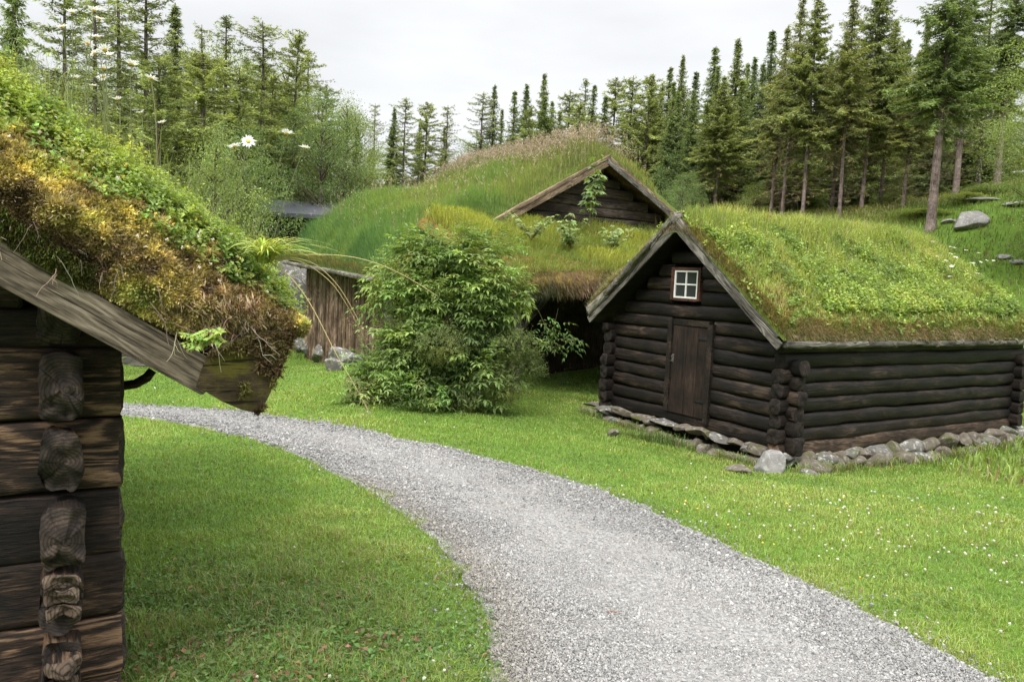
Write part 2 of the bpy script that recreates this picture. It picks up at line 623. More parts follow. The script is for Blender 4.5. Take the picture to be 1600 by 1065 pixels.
M = {}
M['fg_log'] = wood_mat('weathered brown log', (0.006, 0.005, 0.004), (0.032, 0.02, 0.014), (0.19, 0.118, 0.07), (4.0, 28, 28), 0.95, 0.75, 1.0, 17, vary=0.3)
M['fg_end'] = end_mat('charred log end', (0.009, 0.008, 0.007), (0.034, 0.026, 0.021), (0.12, 0.088, 0.064))
M['fg_chip'] = end_mat('chopped tan wood', (0.03, 0.022, 0.016), (0.09, 0.065, 0.046), (0.19, 0.145, 0.105))
M['log'] = wood_mat('tarred black brown log', (0.004, 0.0033, 0.003), (0.0135, 0.0095, 0.0075), (0.055, 0.037, 0.026), (0.6, 10, 10), 0.6, 0.6, 0.8, 14, vary=0.45)
M['pale_log'] = wood_mat('paler brown sill log', (0.012, 0.008, 0.006), (0.05, 0.033, 0.022), (0.12, 0.082, 0.055), (0.8, 9, 9), 0.8, 0.75, 0.7, 16, vary=0.1)
M['log_end'] = end_mat('dark log end', (0.005, 0.0042, 0.004), (0.016, 0.012, 0.0095), (0.045, 0.033, 0.025))
M['pale_end'] = end_mat('pale log end', (0.05, 0.03, 0.02), (0.13, 0.08, 0.05), (0.22, 0.15, 0.10))
M['barge'] = wood_mat('grey brown board', (0.05, 0.04, 0.03), (0.145, 0.115, 0.085), (0.26, 0.215, 0.165), (4.5, 34, 40), 0.7, 0.85, 0.5, 26, vary=0.05)
M['barge_moss'] = wood_mat('mossy board end', (0.025, 0.018, 0.01), (0.075, 0.052, 0.026), (0.13, 0.095, 0.045), (1.5, 9, 9), 0.6, 0.9, 0.8, 16, moss=(0.085, 0.075, 0.012), vary=0.05)
M['grey_wood'] = wood_mat('silver grey wood', (0.032, 0.028, 0.024), (0.10, 0.09, 0.078), (0.22, 0.205, 0.18), (1.2, 9, 9), 1.0, 0.85, 0.7, 18, vary=0.15)
M['bark_slab'] = wood_mat('pale grey bark slab', (0.05, 0.043, 0.035), (0.20, 0.18, 0.155), (0.38, 0.36, 0.32), (2.5, 7, 7), 0.4, 0.9, 1.0, 12, moss=(0.06, 0.065, 0.02), vary=0.25)
M['plank'] = wood_mat('brown grey plank', (0.035, 0.024, 0.016), (0.135, 0.094, 0.064), (0.28, 0.215, 0.16), (9, 9, 0.7), 0.9, 0.85, 0.5, 18, vary=0.35)
M['tan_board'] = wood_mat('tan weathered board', (0.06, 0.042, 0.028), (0.20, 0.145, 0.095), (0.36, 0.285, 0.2), (1.2, 16, 16), 0.7, 0.85, 0.6, 18, vary=0.12)
M['plank_dark'] = wood_mat('dark plank', (0.009, 0.007, 0.0055), (0.032, 0.022, 0.015), (0.075, 0.056, 0.042), (9, 9, 0.7), 0.9, 0.85, 0.5, 18, vary=0.3)
M['barn_log'] = wood_mat('grey brown gable log', (0.012, 0.009, 0.0075), (0.04, 0.03, 0.023), (0.09, 0.072, 0.058), (0.7, 9, 9), 0.8, 0.8, 0.6, 16, vary=0.3)
M['door'] = wood_mat('brown door board', (0.009, 0.006, 0.005), (0.024, 0.0148, 0.0112), (0.05, 0.032, 0.024), (9, 9, 0.6), 0.5, 0.7, 0.4, 12, vary=0.12)
M['iron'] = flat_mat('black iron', (0.012, 0.011, 0.011), 0.6, 0.4)
M['white_paint'] = flat_mat('white paint', (0.72, 0.71, 0.68), 0.5, 0.4, 0.06)
M['window_frame'] = wood_mat('red brown window frame', (0.03, 0.015, 0.01), (0.08, 0.035, 0.022), (0.14, 0.06, 0.04), (3, 9, 9), 0.6, 0.7, 0.4, 14, vary=0.05)
k = NT('window glass')
M['glass'] = k.done(k.principled((0.03, 0.033, 0.035), 0.12, k.bump(k.noise(k.coord((1, 1, 1)), 5, 2), 0.06, 0.05), 0.6))
M['stone'] = stone_mat('grey stone', (0.06, 0.057, 0.05), (0.19, 0.18, 0.165), lichen=(0.36, 0.36, 0.33))
M['stone_warm'] = stone_mat('tan stone', (0.065, 0.054, 0.042), (0.17, 0.145, 0.112), lichen=(0.21, 0.2, 0.175), mossamt=0.55)
M['boulder'] = stone_mat('pale boulder', (0.14, 0.135, 0.13), (0.26, 0.25, 0.24), lichen=(0.30, 0.30, 0.28), mossamt=0.1)
M['bark'] = wood_mat('spruce bark', (0.05, 0.04, 0.034), (0.13, 0.105, 0.09), (0.23, 0.195, 0.17), (8, 8, 1.0), 0.6, 0.9, 0.8, 14, vary=0.15)
M['bark_pink'] = wood_mat('pine bark', (0.09, 0.065, 0.058), (0.21, 0.16, 0.145), (0.33, 0.27, 0.25), (7, 7, 0.9), 0.6, 0.9, 0.8, 14, vary=0.1)
M['leaf'] = leaf_mat('leaf', 0.42)
M['needle'] = leaf_mat('needle', 0.38, 0.65, 0.15)
M['grass'] = leaf_mat('grass blade', 0.42, 0.5, 0.25)
M['moss'] = leaf_mat('moss tuft', 0.22, 0.9, 0.08)
M['petal'] = leaf_mat('petal', 0.35, 0.6, 0.2, (1, 1, 0.97))
M['dry'] = leaf_mat('dry stalk', 0.15, 0.7, 0.2)
M['turf_soil'] = soil_mat('mossy soil', [(0.04, 0.026, 0.013), (0.11, 0.072, 0.025), (0.19, 0.14, 0.03), (0.16, 0.15, 0.03)], 14.0, 1.0)
M['turf_green'] = soil_mat('grassy turf', [(0.05, 0.065, 0.015), (0.085, 0.125, 0.02), (0.13, 0.155, 0.026)], 8.0, 1.0)
M['turf_dry'] = soil_mat('dry turf edge', [(0.03, 0.02, 0.012), (0.10, 0.07, 0.035), (0.17, 0.125, 0.06)], 16.0, 1.0)
M['ground'] = soil_mat('lawn soil', [(0.06, 0.10, 0.017), (0.085, 0.15, 0.021), (0.115, 0.185, 0.027)], 5.0, 0.6, use_attr=True)
M['dark_roof'] = flat_mat('dark roof sheet', (0.075, 0.08, 0.095), 0.45, 0.4, 0.05)
M['dark_wall'] = flat_mat('dark stained wall', (0.03, 0.026, 0.022), 0.8, 0.2, 0.1)

k = NT('gravel')
v = k.coord((1, 1, 1), rand=False)
vo = k.n('TexVoronoi', None, Scale=62.0)
k.t.links.new(v, vo.inputs['Vector'])
a = k.noise(v, 3.0, 5, 0.6)
sepc = k.n('SeparateColor')
k.t.links.new(vo.outputs['Color'], sepc.inputs[0])
col = k.ramp(sepc.outputs[0], [(0.0, (0.11, 0.108, 0.104)), (0.5, (0.19, 0.186, 0.18)), (1.0, (0.27, 0.265, 0.255))])
col = k.mix(col, (0.19, 0.172, 0.15), k.ramp(a, [(0.52, (0, 0, 0)), (0.75, (0.7, 0.7, 0.7))]))
M['gravel'] = k.done(k.principled(col, 0.9, k.bump(k.math('SUBTRACT', 1.0, vo.outputs['Distance']), 0.9, 0.01), 0.2))
k = NT('gravel stone')
at_ = k.n('Attribute', {'attribute_name': 'Col'})
M['pebble'] = k.done(k.principled(at_.outputs['Color'], 0.85, None, 0.25))


# ------------------------------------------------------------------ terrain
_cp = np.array([
    (0, 0, .03), (-1.4, 2.6, 0.02), (2, 2, 0), (0, 3.2, -.04), (-1, 4, -.08), (3, 5, -.16), (0, 6, -.2), (-2.5, 5.5, -.15), (0, 8, -.33), (-4, 8, -.3), (4, 8, -.42),
    (3.7, 10.1, -.70), (1.8, 13.0, -.68), (8.8, 13.3, -.70), (7, 9, -.5), (12, 9, -.35), (0, 11.5, -.4), (0.1, 14, -.45), (-2.8, 17, -.38), (-6, 22.4, -.95),
    (1.5, 19.7, -.7), (-8, 15, -.7), (-9.5, 20, -.95), (-5.5, 11, -.5), (10, 16.5, -.2), (12, 20, 1.2), (14.5, 25.5, 4.1), (20, 25, 5.6), (26, 30, 7), (9, 26, 2.4), (4, 28, 1.6),
    (10, 34, 4.4), (17, 38, 5.6), (0, 32, 1.4), (-6, 30, 1.4), (-9, 34, 2.9), (-14, 30, 1.8), (-22, 26, 1), (-14, 18, -.6), (-22, 8, -.3), (18, 13, 0.9), (22, 4, .3),
    (0, 60, 6), (30, 60, 11), (-30, 60, 6), (0, 110, 12), (90, 110, 20), (-90, 110, 12), (90, 0, 3), (-90, 0, 0), (0, -40, .5), (90, -90, 1), (-90, -90, 0)], float)


def _phi(d2):
    return np.sqrt(d2 + 4.0)


_A = np.zeros((len(_cp) + 3, len(_cp) + 3))
_d2 = ((_cp[:, None, :2] - _cp[None, :, :2]) ** 2).sum(-1)
n_ = len(_cp)
_A[:n_, :n_] = _phi(_d2) + np.eye(n_) * -0.05
_A[:n_, n_] = 1
_A[:n_, n_ + 1:] = _cp[:, :2]
_A[n_:, :n_] = _A[:n_, n_:].T
_wts = np.linalg.solve(_A, np.concatenate([_cp[:, 2], np.zeros(3)]))


def ground_z(x, y):
    x, y = np.broadcast_arrays(np.asarray(x, float), np.asarray(y, float))
    sh = x.shape
    x, y = x.ravel(), y.ravel()
    res = np.empty(len(x))
    for s in range(0, len(x), 100000):
        xs, ys = x[s:s + 100000], y[s:s + 100000]
        d2 = (xs[:, None] - _cp[None, :, 0]) ** 2 + (ys[:, None] - _cp[None, :, 1]) ** 2
        res[s:s + 100000] = _phi(d2) @ _wts[:n_] + _wts[n_] + xs * _wts[n_ + 1] + ys * _wts[n_ + 2]
    res += 0.035 * fbm(P3(x * 0.6, y * 0.6), 2, 3) * np.clip(np.hypot(x, y) / 8, 0.3, 3)
    return res.reshape(sh)


def gz(x, y):
    return float(ground_z(np.array([x]), np.array([y]))[0])


def gpt(px, py):
    """where the sight line through a photo pixel meets the ground"""
    z = -0.3
    d = at(px, py, 1.0) - EYE
    for _ in range(30):
        p = EYE + d * ((z - EYE[2]) / d[2])
        z = 0.5 * z + 0.5 * gz(p[0], p[1])
    return p


def axis_pts(lo, hi, c0, c1, fine, grow=1.12):
    pts = list(np.arange(c0, c1 + 1e-6, fine))
    s = fine
    while pts[-1] < hi:
        s *= grow
        pts.append(pts[-1] + s)
    s = fine
    while pts[0] > lo:
        s *= grow
        pts.insert(0, pts[0] - s)
    return np.array(pts)


gx = axis_pts(-260, 260, -7, 10, 0.14)
gy = axis_pts(-120, 320, 1.5, 20, 0.14)
GX, GY = np.meshgrid(gx, gy, indexing='ij')
GZ = ground_z(GX, GY)
g = Geo()
tone = np.ones((GX.size, 3))
fx, fy = GX.ravel(), GY.ravel()
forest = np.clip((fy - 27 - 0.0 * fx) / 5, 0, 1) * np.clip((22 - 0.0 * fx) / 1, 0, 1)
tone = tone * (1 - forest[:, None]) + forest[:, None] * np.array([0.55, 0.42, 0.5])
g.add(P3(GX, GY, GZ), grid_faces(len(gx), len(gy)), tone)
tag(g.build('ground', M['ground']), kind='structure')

# the gravel path: its two edges traced on the ground
_pl = [(120, 640), (200, 650), (300, 664), (400, 685), (480, 715), (560, 755), (620, 790), (680, 835), (720, 880), (750, 920), (772, 970), (778, 1010), (772, 1065), (765, 1150), (760, 1500)]
_pr = [(120, 627), (200, 632), (300, 639), (400, 647), (500, 662), (600, 682), (700, 702), (800, 728), (900, 755), (1000, 795), (1100, 840), (1200, 888), (1300, 935), (1400, 985), (1540, 1065), (1680, 1150), (2300, 1500)]
PL = np.array([gpt(*p)[:2] for p in _pl])
PR = np.array([gpt(*p)[:2] for p in _pr])
PL = np.vstack([PL[0] + (PL[0] - PL[1]) * 4, PL])
PR = np.vstack([PR[0] + (PR[0] - PR[1]) * 4, PR])


def resample(P, n):
    s = np.concatenate([[0], np.cumsum(np.linalg.norm(np.diff(P, axis=0), axis=1))])
    q = np.linspace(0, s[-1], n)
    for _ in range(3):
        Px = np.interp(q, s, P[:, 0])
        Py = np.interp(q, s, P[:, 1])
    kk = np.array([1, 2, 3, 2, 1.0])
    kk /= kk.sum()
    Px2, Py2 = Px.copy(), Py.copy()
    Px2[2:-2] = np.convolve(Px, kk, 'valid')
    Py2[2:-2] = np.convolve(Py, kk, 'valid')
    return np.stack([Px2, Py2], -1)


PLs, PRs = resample(PL, 140), resample(PR, 140)
PATH = np.vstack([PLs, PRs[::-1]])


def in_poly(x, y, poly):
    res = np.zeros(len(x), bool)
    xj, yj = poly[-1]
    for xi, yi in poly:
        if yi != yj:
            c = ((yi > y) != (yj > y)) & (x < (xj - xi) * (y - yi) / (yj - yi) + xi)
            res ^= c
        xj, yj = xi, yi
    return res


def on_path(x, y, wob=0.06):
    P = P3(x, y)
    return in_poly(x + wob * 1.6 * fbm(P * 5, 3, 11), y + wob * 1.6 * fbm(P * 5 + 40, 3, 12), PATH)


def clamped(P, d):
    c = (PLs + PRs) / 2
    return P + unit(P - c) * d


nw = 26
pl2, pr2 = clamped(PLs, 0.10), clamped(PRs, 0.10)
tt = np.linspace(0, 1, nw)
PX = pl2[:, None, 0] * (1 - tt) + pr2[:, None, 0] * tt
PY = pl2[:, None, 1] * (1 - tt) + pr2[:, None, 1] * tt
PZ = ground_z(PX, PY) + 0.014 + 0.02 * np.sin(PI * tt)[None] + 0.008 * fbm(P3(PX * 4, PY * 4), 3, 5)
PZ[:, [0, -1]] -= 0.05
g = Geo()
g.add(P3(PX, PY, PZ), grid_faces(len(PLs), nw))
tag(g.build('path', M['gravel']), kind='structure')


def path_z(x, y):
    return ground_z(x, y) + 0.03


# loose stones of the gravel: denser and smaller near the camera
def wedge(n, r0, r1, mode, half=0.75):
    u = RNG.random(n)
    if mode == 'area':
        r = np.sqrt(r0 ** 2 + u * (r1 ** 2 - r0 ** 2))
    else:
        r = r0 * (r1 / r0) ** u
    th = RNG.uniform(-half, half, n)
    return r * np.sin(th), r * np.cos(th), r


xs, ys, rs = [], [], []
for n, r0, r1, md in ((390000, 1.6, 5.0, 'area'), (320000, 5.0, 14.0, 'log')):
    x, y, r = wedge(n, r0, r1, md, 0.95 if md == 'area' else 0.8)
    kp = on_path(x, y, 0.09)
    kp |= (RNG.random(len(x)) < 0.22) & on_path(x + RNG.normal(0, 0.14, len(x)), y + RNG.normal(0, 0.14, len(x)), 0.09)
    xs.append(x[kp]); ys.append(y[kp]); rs.append(r[kp])
x, y, r = map(np.concatenate, (xs, ys, rs))
n = len(x)
sz = np.exp(RNG.normal(0, 0.38, n)) * 0.0042 * np.clip(r / 4.5, 1, 2.2)
V0 = np.array([(1, 0, 0), (-1, 0, 0), (0, 1, 0), (0, -1, 0), (0, 0, 1), (0, 0, -1)], float)
F0 = np.array([(0, 2, 4), (2, 1, 4), (1, 3, 4), (3, 0, 4), (2, 0, 5), (1, 2, 5), (3, 1, 5), (0, 3, 5)])
sc3 = RNG.uniform(0.6, 1.4, (n, 1, 3)) * sz[:, None, None]
A1 = unit(RNG.normal(0, 1, (n, 3)))
A2 = unit(np.cross(A1, RNG.normal(0, 1, (n, 3))))
A3 = np.cross(A1, A2)
R = np.stack([A1, A2, A3], 1)
VV = np.einsum('nki,nij->nkj', V0[None] * sc3 + RNG.normal(0, 0.2, (n, 6, 3)) * sz[:, None, None], R)
VV += P3(x, y, path_z(x, y) + 0.002)[:, None]
cc = RNG.choice(np.array([0.138, 0.18, 0.213, 0.243, 0.278, 0.34]), n, p=[.12, .2, .27, .24, .13, .04])[:, None] * np.array([1, 0.985, 0.955]) * RNG.uniform(0.9, 1.1, (n, 1))
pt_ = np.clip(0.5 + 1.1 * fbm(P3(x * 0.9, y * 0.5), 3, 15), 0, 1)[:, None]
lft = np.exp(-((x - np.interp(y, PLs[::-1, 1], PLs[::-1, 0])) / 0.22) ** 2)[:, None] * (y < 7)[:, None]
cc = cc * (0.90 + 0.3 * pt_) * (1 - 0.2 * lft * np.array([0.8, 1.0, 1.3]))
g = Geo()
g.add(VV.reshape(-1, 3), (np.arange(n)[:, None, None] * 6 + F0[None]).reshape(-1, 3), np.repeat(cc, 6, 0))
tag(g.build('gravel', M['pebble'], smooth=False), 'loose grey gravel stones covering the winding path', 'gravel', kind='stuff')

# ------------------------------------------------------------------ shared plant builders
def surf_normals(S, a, b, ea=0.01, eb=0.01):
    p = S(a, b)
    return p, unit(np.cross(S(a + ea, b) - p, S(a, b + eb) - p))


def shade(base, n, dv=0.25, dh=0.12):
    """per-plant colour variety"""
    c = np.broadcast_to(np.asarray(base, float), (n, 3)) * np.exp(RNG.normal(0, dv, (n, 1)))
    c = c * np.exp(RNG.normal(0, dh, (n, 3)))
    return np.clip(c, 0.002, 0.9)


def shoots(geo, P, U, H, nleaf, L, W, col, mi=0, stemcol=None):
    """leafy shoots: a stem along U of height H carrying nleaf small leaves"""
    n = len(P)
    H = np.broadcast_to(np.asarray(H, float), (n,))
    tt = (np.arange(nleaf) + 0.6) / nleaf
    bend = RNG.normal(0, 0.25, (n, 3))
    pts = P[:, None] + U[:, None] * (H[:, None] * tt[None])[..., None] + bend[:, None] * (H[:, None] * tt[None] ** 2)[..., None]
    ang = RNG.uniform(0, 2 * PI, (n, 1)) + np.arange(nleaf)[None] * 2.4
    A = unit(np.cross(U, RNG.normal(0, 1, (n, 3))))
    B = np.cross(U, A)
    D = A[:, None] * np.cos(ang)[..., None] + B[:, None] * np.sin(ang)[..., None] + U[:, None] * RNG.uniform(0.25, 0.9, (n, nleaf, 1))
    N = np.broadcast_to(U[:, None], D.shape) + RNG.normal(0, 0.3, D.shape)
    sz = RNG.uniform(0.7, 1.25, (n, nleaf)) * (1 - 0.35 * tt[None])
    c = np.repeat(np.broadcast_to(np.asarray(col, float), (n, 3))[:, None], nleaf, 1) * RNG.uniform(0.8, 1.2, (n, nleaf, 1))
    leaves(geo, pts.reshape(-1, 3), D.reshape(-1, 3), N.reshape(-1, 3), (L * sz).ravel(), (W * sz).ravel(), c.reshape(-1, 3), mi)
    if stemcol is not None:
        s = unit(np.cross(U, np.array([0.3, -0.9, 0.1]))) * 0.0012
        tip = pts[:, -1]
        V = np.stack([P - s, P + s, tip], 1).reshape(-1, 3)
        geo.add(V, np.arange(n * 3).reshape(-1, 3), stemcol, mi)


def tufts(geo, P, N, L, k, col, mi=0, spread=0.9, wr=0.28):
    """moss tufts: k short tapering fronds in all directions about N"""
    n = len(P)
    D = N[:, None] + RNG.normal(0, spread, (n, k, 3))
    D = unit(D).reshape(-1, 3)
    PP = np.repeat(P, k, 0)
    LL = np.repeat(np.broadcast_to(np.asarray(L, float), (n,)), k) * RNG.uniform(0.6, 1.3, n * k)
    cc = np.repeat(np.broadcast_to(np.asarray(col, float), (n, 3)), k, 0) * RNG.uniform(0.75, 1.3, (n * k, 1))
    diamonds(geo, PP, D, RNG.normal(0, 1, (n * k, 3)), LL, LL * wr, cc, mi)


def pal(f, stops):
    """colour from a palette by a 0..1 value"""
    f = np.clip(f, 0, 1)
    xs_ = [s_[0] for s_ in stops]
    return np.stack([np.interp(f, xs_, [s_[1][i] for s_ in stops]) for i in range(3)], -1)


# ------------------------------------------------------------------ the foreground log cabin
CAB = thing('log_cabin', 'near log cabin with thick moss and leaves bulging over its sloping roof board', 'log cabin', (-1.438, 2.82, 0), math.radians(31))
zb_rows = [-0.15, 0.11, 0.352, 0.59, 0.84, 1.106, 1.37, 1.505, 1.67, 1.9, 2.12, 2.37]
for i in range(len(zb_rows) - 1):
    z0, z1 = zb_rows[i], zb_rows[i + 1]
    lim = 0.0 if z1 < 1.45 else (-0.035 if z1 < 1.55 else -(z1 - 1.48) / 0.62)
    x1 = lim + RNG.uniform(-0.008, 0.008)
    x0 = -4.4 - lim
    gg = log_geo(x1 - x0, 0.17, (z1 - z0) * 1.0, 100 + i, 7.0, 0.028, 0.06, 32, chips=0.02)
    gg.build('log', [M['fg_log'], M['fg_end']], CAB, loc=(x0, 0.10, (z0 + z1) / 2))
for i, zc in enumerate([-0.02, 0.225, 0.47, 0.715, 0.97, 1.235, 1.49]):
    ht = [0.24, 0.22, 0.235, 0.225, 0.23, 0.25, 0.2][i]
    y0 = [-0.06, -0.085, -0.06, -0.10, -0.07, -0.085, -0.03][i]
    gg = log_geo(4.6 - y0, [0.135, 0.125, 0.13, 0.14, 0.135, 0.14, 0.13][i], ht * 0.98, 140 + i, [3.6, 5, 3, 4.5, 3.2, 4, 4][i], 0.13, 0.035, 48, chips=0.09)
    gg.build('cross_log', [M['fg_log'], M['fg_end']], CAB, loc=(-0.195, y0, zc), rot=(0, 0, PI / 2))
    if i in (1, 2):
        for q_, (dz_, hh_) in enumerate(((0.085, 0.055), (0.03, 0.06), (-0.03, 0.05)) if i == 2 else ((0.02, 0.06), (-0.055, 0.05))):
            log_geo(0.16, 0.115, hh_, 220 + i * 5 + q_, 5, 0.16, 0.025, 18, chips=0.12).build('chopped_block', [M['fg_log'], M['fg_chip']], CAB, loc=(-0.195 + RNG.uniform(-.008, .008), -0.125 + 0.012 * q_, zc + dz_), rot=(0, RNG.uniform(-.12, .12), PI / 2))
    gg = log_geo(4.4, 0.16, ht, 160 + i, 4.0, 0.05, 0.3, 14)
    gg.build('cross_log', [M['fg_log'], M['fg_end']], CAB, loc=(-4.2, 0.0, zc), rot=(0, 0, PI / 2))
for i in range(7):
    log_geo(4.3, 0.16, 0.25, 180 + i, 4.0, 0.05, 0.3, 14).build('log', [M['fg_log'], M['fg_end']], CAB, loc=(-4.3, 4.3, zb_rows[i] + 0.125))


def rake(t):
    return 1.613 - 0.619 * (t + 0.362)


# bargeboard, mossy board end, roof boards
g = Geo()
L_ = 2.6
log_geo_board = log_geo(2.42, 0.035, 0.125, 201, 14.0, 0.012, 0.06, 16, chips=0.0)
slope = math.atan(0.619)
bb = log_geo_board.build('bargeboard', [M['barge'], M['barge']], CAB)
xl, zl = 0.262 - 2.42 * math.cos(slope), rake(0.262) + 0.053 + 2.42 * math.sin(slope)
bb.location = (xl, -0.262, zl)
bb.rotation_euler = (0, slope, 0)
g = Geo()
n = 22
poly = np.array([(0.215, 1.262), (0.30, 1.205), (0.375, 1.168), (0.437, 1.152), (0.462, 1.205), (0.50, 1.285), (0.545, 1.40), (0.56, 1.455), (0.45, 1.46), (0.34, 1.43), (0.262, 1.39), (0.235, 1.33)])
prism(g, poly, -0.285, -0.215)
TURF_END = g.build('board_end', M['barge_moss'], CAB, smooth=False)
g = Geo()
n = 2600
q = P3(RNG.uniform(0.22, 0.57, n), -0.287, RNG.uniform(1.15, 1.46, n))
q = q[in_poly(q[:, 0], q[:, 2], poly)]
q = q[fbm(q * 9, 3, 35) + (q[:, 2] - 1.30) * 1.6 + (q[:, 0] - 0.36) * 0.8 > 0.0]
q[:, 1] += RNG.uniform(-0.01, 0.003, len(q))
tufts(g, q, np.array([0, -0.9, -0.25]) + RNG.normal(0, .3, q.shape), RNG.uniform(0.010, 0.026, len(q)), 6, pal(0.5 + fbm(q * 12, 3, 36), [(0.2, (0.05, 0.032, 0.016)), (0.5, (0.12, 0.08, 0.03)), (0.8, (0.16, 0.15, 0.03))]), 0, 0.7, 0.25)
tag(g.build('end_moss', M['moss'], TURF_END, smooth=False), kind='stuff')
g = Geo()
prism(g, [(0.42, 1.30), (0.47, 1.23), (0.58, 1.42), (0.55, 1.47)], -0.21, 4.4)
g.build('eave_board', M['barge_moss'], CAB, smooth=False)
g = Geo()
for sgn in (1, -1):
    X0 = -2.2
    a0 = (X0, rake(X0) + 0.10)
    b0 = (0.43, rake(0.43) + 0.10)
    if sgn < 0:
        a0, b0 = (X0 - 0.002, a0[1]), (2 * X0 - 0.43, b0[1])
    prism(g, [a0, b0, (b0[0], b0[1] + 0.045), (a0[0], a0[1] + 0.045)], -0.22, 4.5)
g.build('roof_boards', M['barge_moss'], CAB, smooth=False)
g = Geo()
prism(g, [(X0, rake(X0)), (2 * X0 - 0.43, rake(0.43)), (2 * X0 - 0.43, rake(0.43) + 0.12), (X0, rake(X0) + 0.12)], -0.28, -0.245)
g.build('bargeboard', M['barge'], CAB, smooth=False)
# bent wooden hook on the long wall
g = Geo()
hp = np.array([(-0.12, 0.42, 1.245), (0.0, 0.42, 1.25), (0.06, 0.415, 1.258), (0.11, 0.41, 1.285), (0.135, 0.41, 1.315)])
tube(g, hp * np.array([0.85, 1, 1]) + np.array([0.03, 0, -0.085]), [0.021, 0.021, 0.021, 0.022, 0.019], 6, cap=True)
g.build('hook', M['fg_log'], CAB)

# turf of the cabin roof: a surface swept from the bargeboard up, over the crest and back
CR = [(-5, 3.42 - 2.8 * .62), (-2.2, 3.42), (-0.9, 2.64), (-0.36, 2.26), (-0.15, 2.10), (0.05, 1.97), (0.3, 1.79), (0.45, 1.67), (0.54, 1.585), (0.6, 1.50)]
LB = [(-5, rake(0.6)), (-2.2, rake(-2.2) + .11), (0.2, rake(0.2) + 0.125), (0.27, 1.385), (0.45, 1.43), (0.6, 1.47)]


def zcrest(t):
    return np.interp(t, [p[0] for p in CR], [p[1] for p in CR])


def zbase(t):
    return np.interp(t, [p[0] for p in LB], [p[1] for p in LB])


def cab_surf(t, wv):
    t, wv = np.broadcast_arrays(np.asarray(t, float), np.asarray(wv, float))
    zb_, zc_ = zbase(t), zcrest(t)
    ww = [0, 0.10, 0.35, 0.6, 0.8, 1.0, 1.3, 1.8]
    y = np.interp(wv, ww, [-0.17, -0.26, -0.31, -0.24, -0.10, 0.14, 0.9, 4.4])
    h = np.interp(wv, ww, [-0.01, 0.05, 0.38, 0.70, 0.90, 1.0, 1.03, 1.0])
    z = zb_ + (zc_ - zb_) * h
    Q = P3(t, y, z)
    a = 0.075 * fbm(Q * 6.5, 3, 21) + 0.075 * fbm(Q * 2.2, 2, 25) + 0.035 * fbm(Q * 17, 2, 23)
    k_ = np.clip(wv * 6, 0.35, 1) * np.clip((0.62 - t) * 5, 0.2, 1)
    droop = 0.06 * np.clip(fbm(P3(t * 4.5, 0, 0), 2, 31) + 0.15, 0, 1) * np.clip(1 - wv * 2.5, 0, 1)
    return Q + P3(0, -a * k_ * np.clip(1.2 - wv, 0.1, 1), a * k_ * np.clip(wv, 0.2, 1)) - P3(0, 0, droop) * 1.0


tg = np.concatenate([np.linspace(-4.9, -0.6, 60), np.linspace(-0.58, 0.6, 110)])
wg = np.concatenate([np.linspace(0, 1.1, 60), np.linspace(1.15, 1.8, 20)])
TG, WG = np.meshgrid(tg, wg, indexing='ij')
g = Geo()
g.add(cab_surf(TG, WG), grid_faces(len(tg), len(wg))[:, ::-1])
TURF = g.build('roof_turf', M['turf_soil'], CAB)


def cab_sample(n, w0, w1, t0=-0.75, t1=0.6, dens=None):
    t = RNG.uniform(t0, t1, n)
    wv = RNG.uniform(w0, w1, n)
    p, nn = surf_normals(cab_surf, t, wv)
    nn = np.where((nn[:, 1:2] > 0.3), -nn, nn)
    nn = np.where((nn[:, 2:3] < -0.5), -nn, nn)
    return t, wv, p, nn


# moss, matted brown growth and small dead stems
g = Geo()
t, wv, p, nn = cab_sample(62000, 0.0, 0.95)
f = 0.48 + 0.95 * fbm(p * np.array([5.5, 5.5, 6.5]), 4, 33) + 0.10 * np.clip((wv - .3), -0.3, 0.5) - 0.12 * np.clip((t - 0.05) * 2.2, 0, 0.8) * np.clip(1.3 - 2 * wv, 0, 1)
c = pal(f, [(0.08, (0.045, 0.028, 0.016)), (0.26, (0.12, 0.078, 0.033)), (0.42, (0.225, 0.17, 0.05)), (0.58, (0.33, 0.27, 0.065)), (0.80, (0.29, 0.32, 0.06))])
c = c * np.exp(RNG.normal(0, 0.22, (len(c), 1)))
kp = RNG.random(len(t)) < np.clip(1.25 - wv, 0.25, 1)
tufts(g, p[kp], nn[kp] * 0.8 + np.array([0, -0.1, 0.15]), RNG.uniform(0.008, 0.020, kp.sum()) * (0.7 + 0.7 * np.clip(f[kp], 0, 1)), 6, c[kp] * np.exp(0.65 * vnoise(p[kp] * 24, 5) + 0.4 * vnoise(p[kp] * 60, 6))[:, None] * 1.5, 0, 0.9, 0.42)
# dark green moss hanging low on the left
t, wv, p, nn = cab_sample(3500, 0.0, 0.22, -0.75, -0.1)
tufts(g, p, nn * 0.3 + np.array([0, -0.2, -0.9]), 0.022, 6, shade((0.075, 0.085, 0.012), len(p)), 0, 0.5)
# grey and pinkish dead heath twigs matted in the moss
t, wv, p, nn = cab_sample(4200, 0.03, 0.8)
D = nn * 0.5 + RNG.normal(0, 0.9, p.shape)
c = shade((0.30, 0.22, 0.16), len(p), 0.5)
diamonds(g, p, D, RNG.normal(0, 1, p.shape), RNG.uniform(0.015, 0.055, len(p)), 0.0018, c)
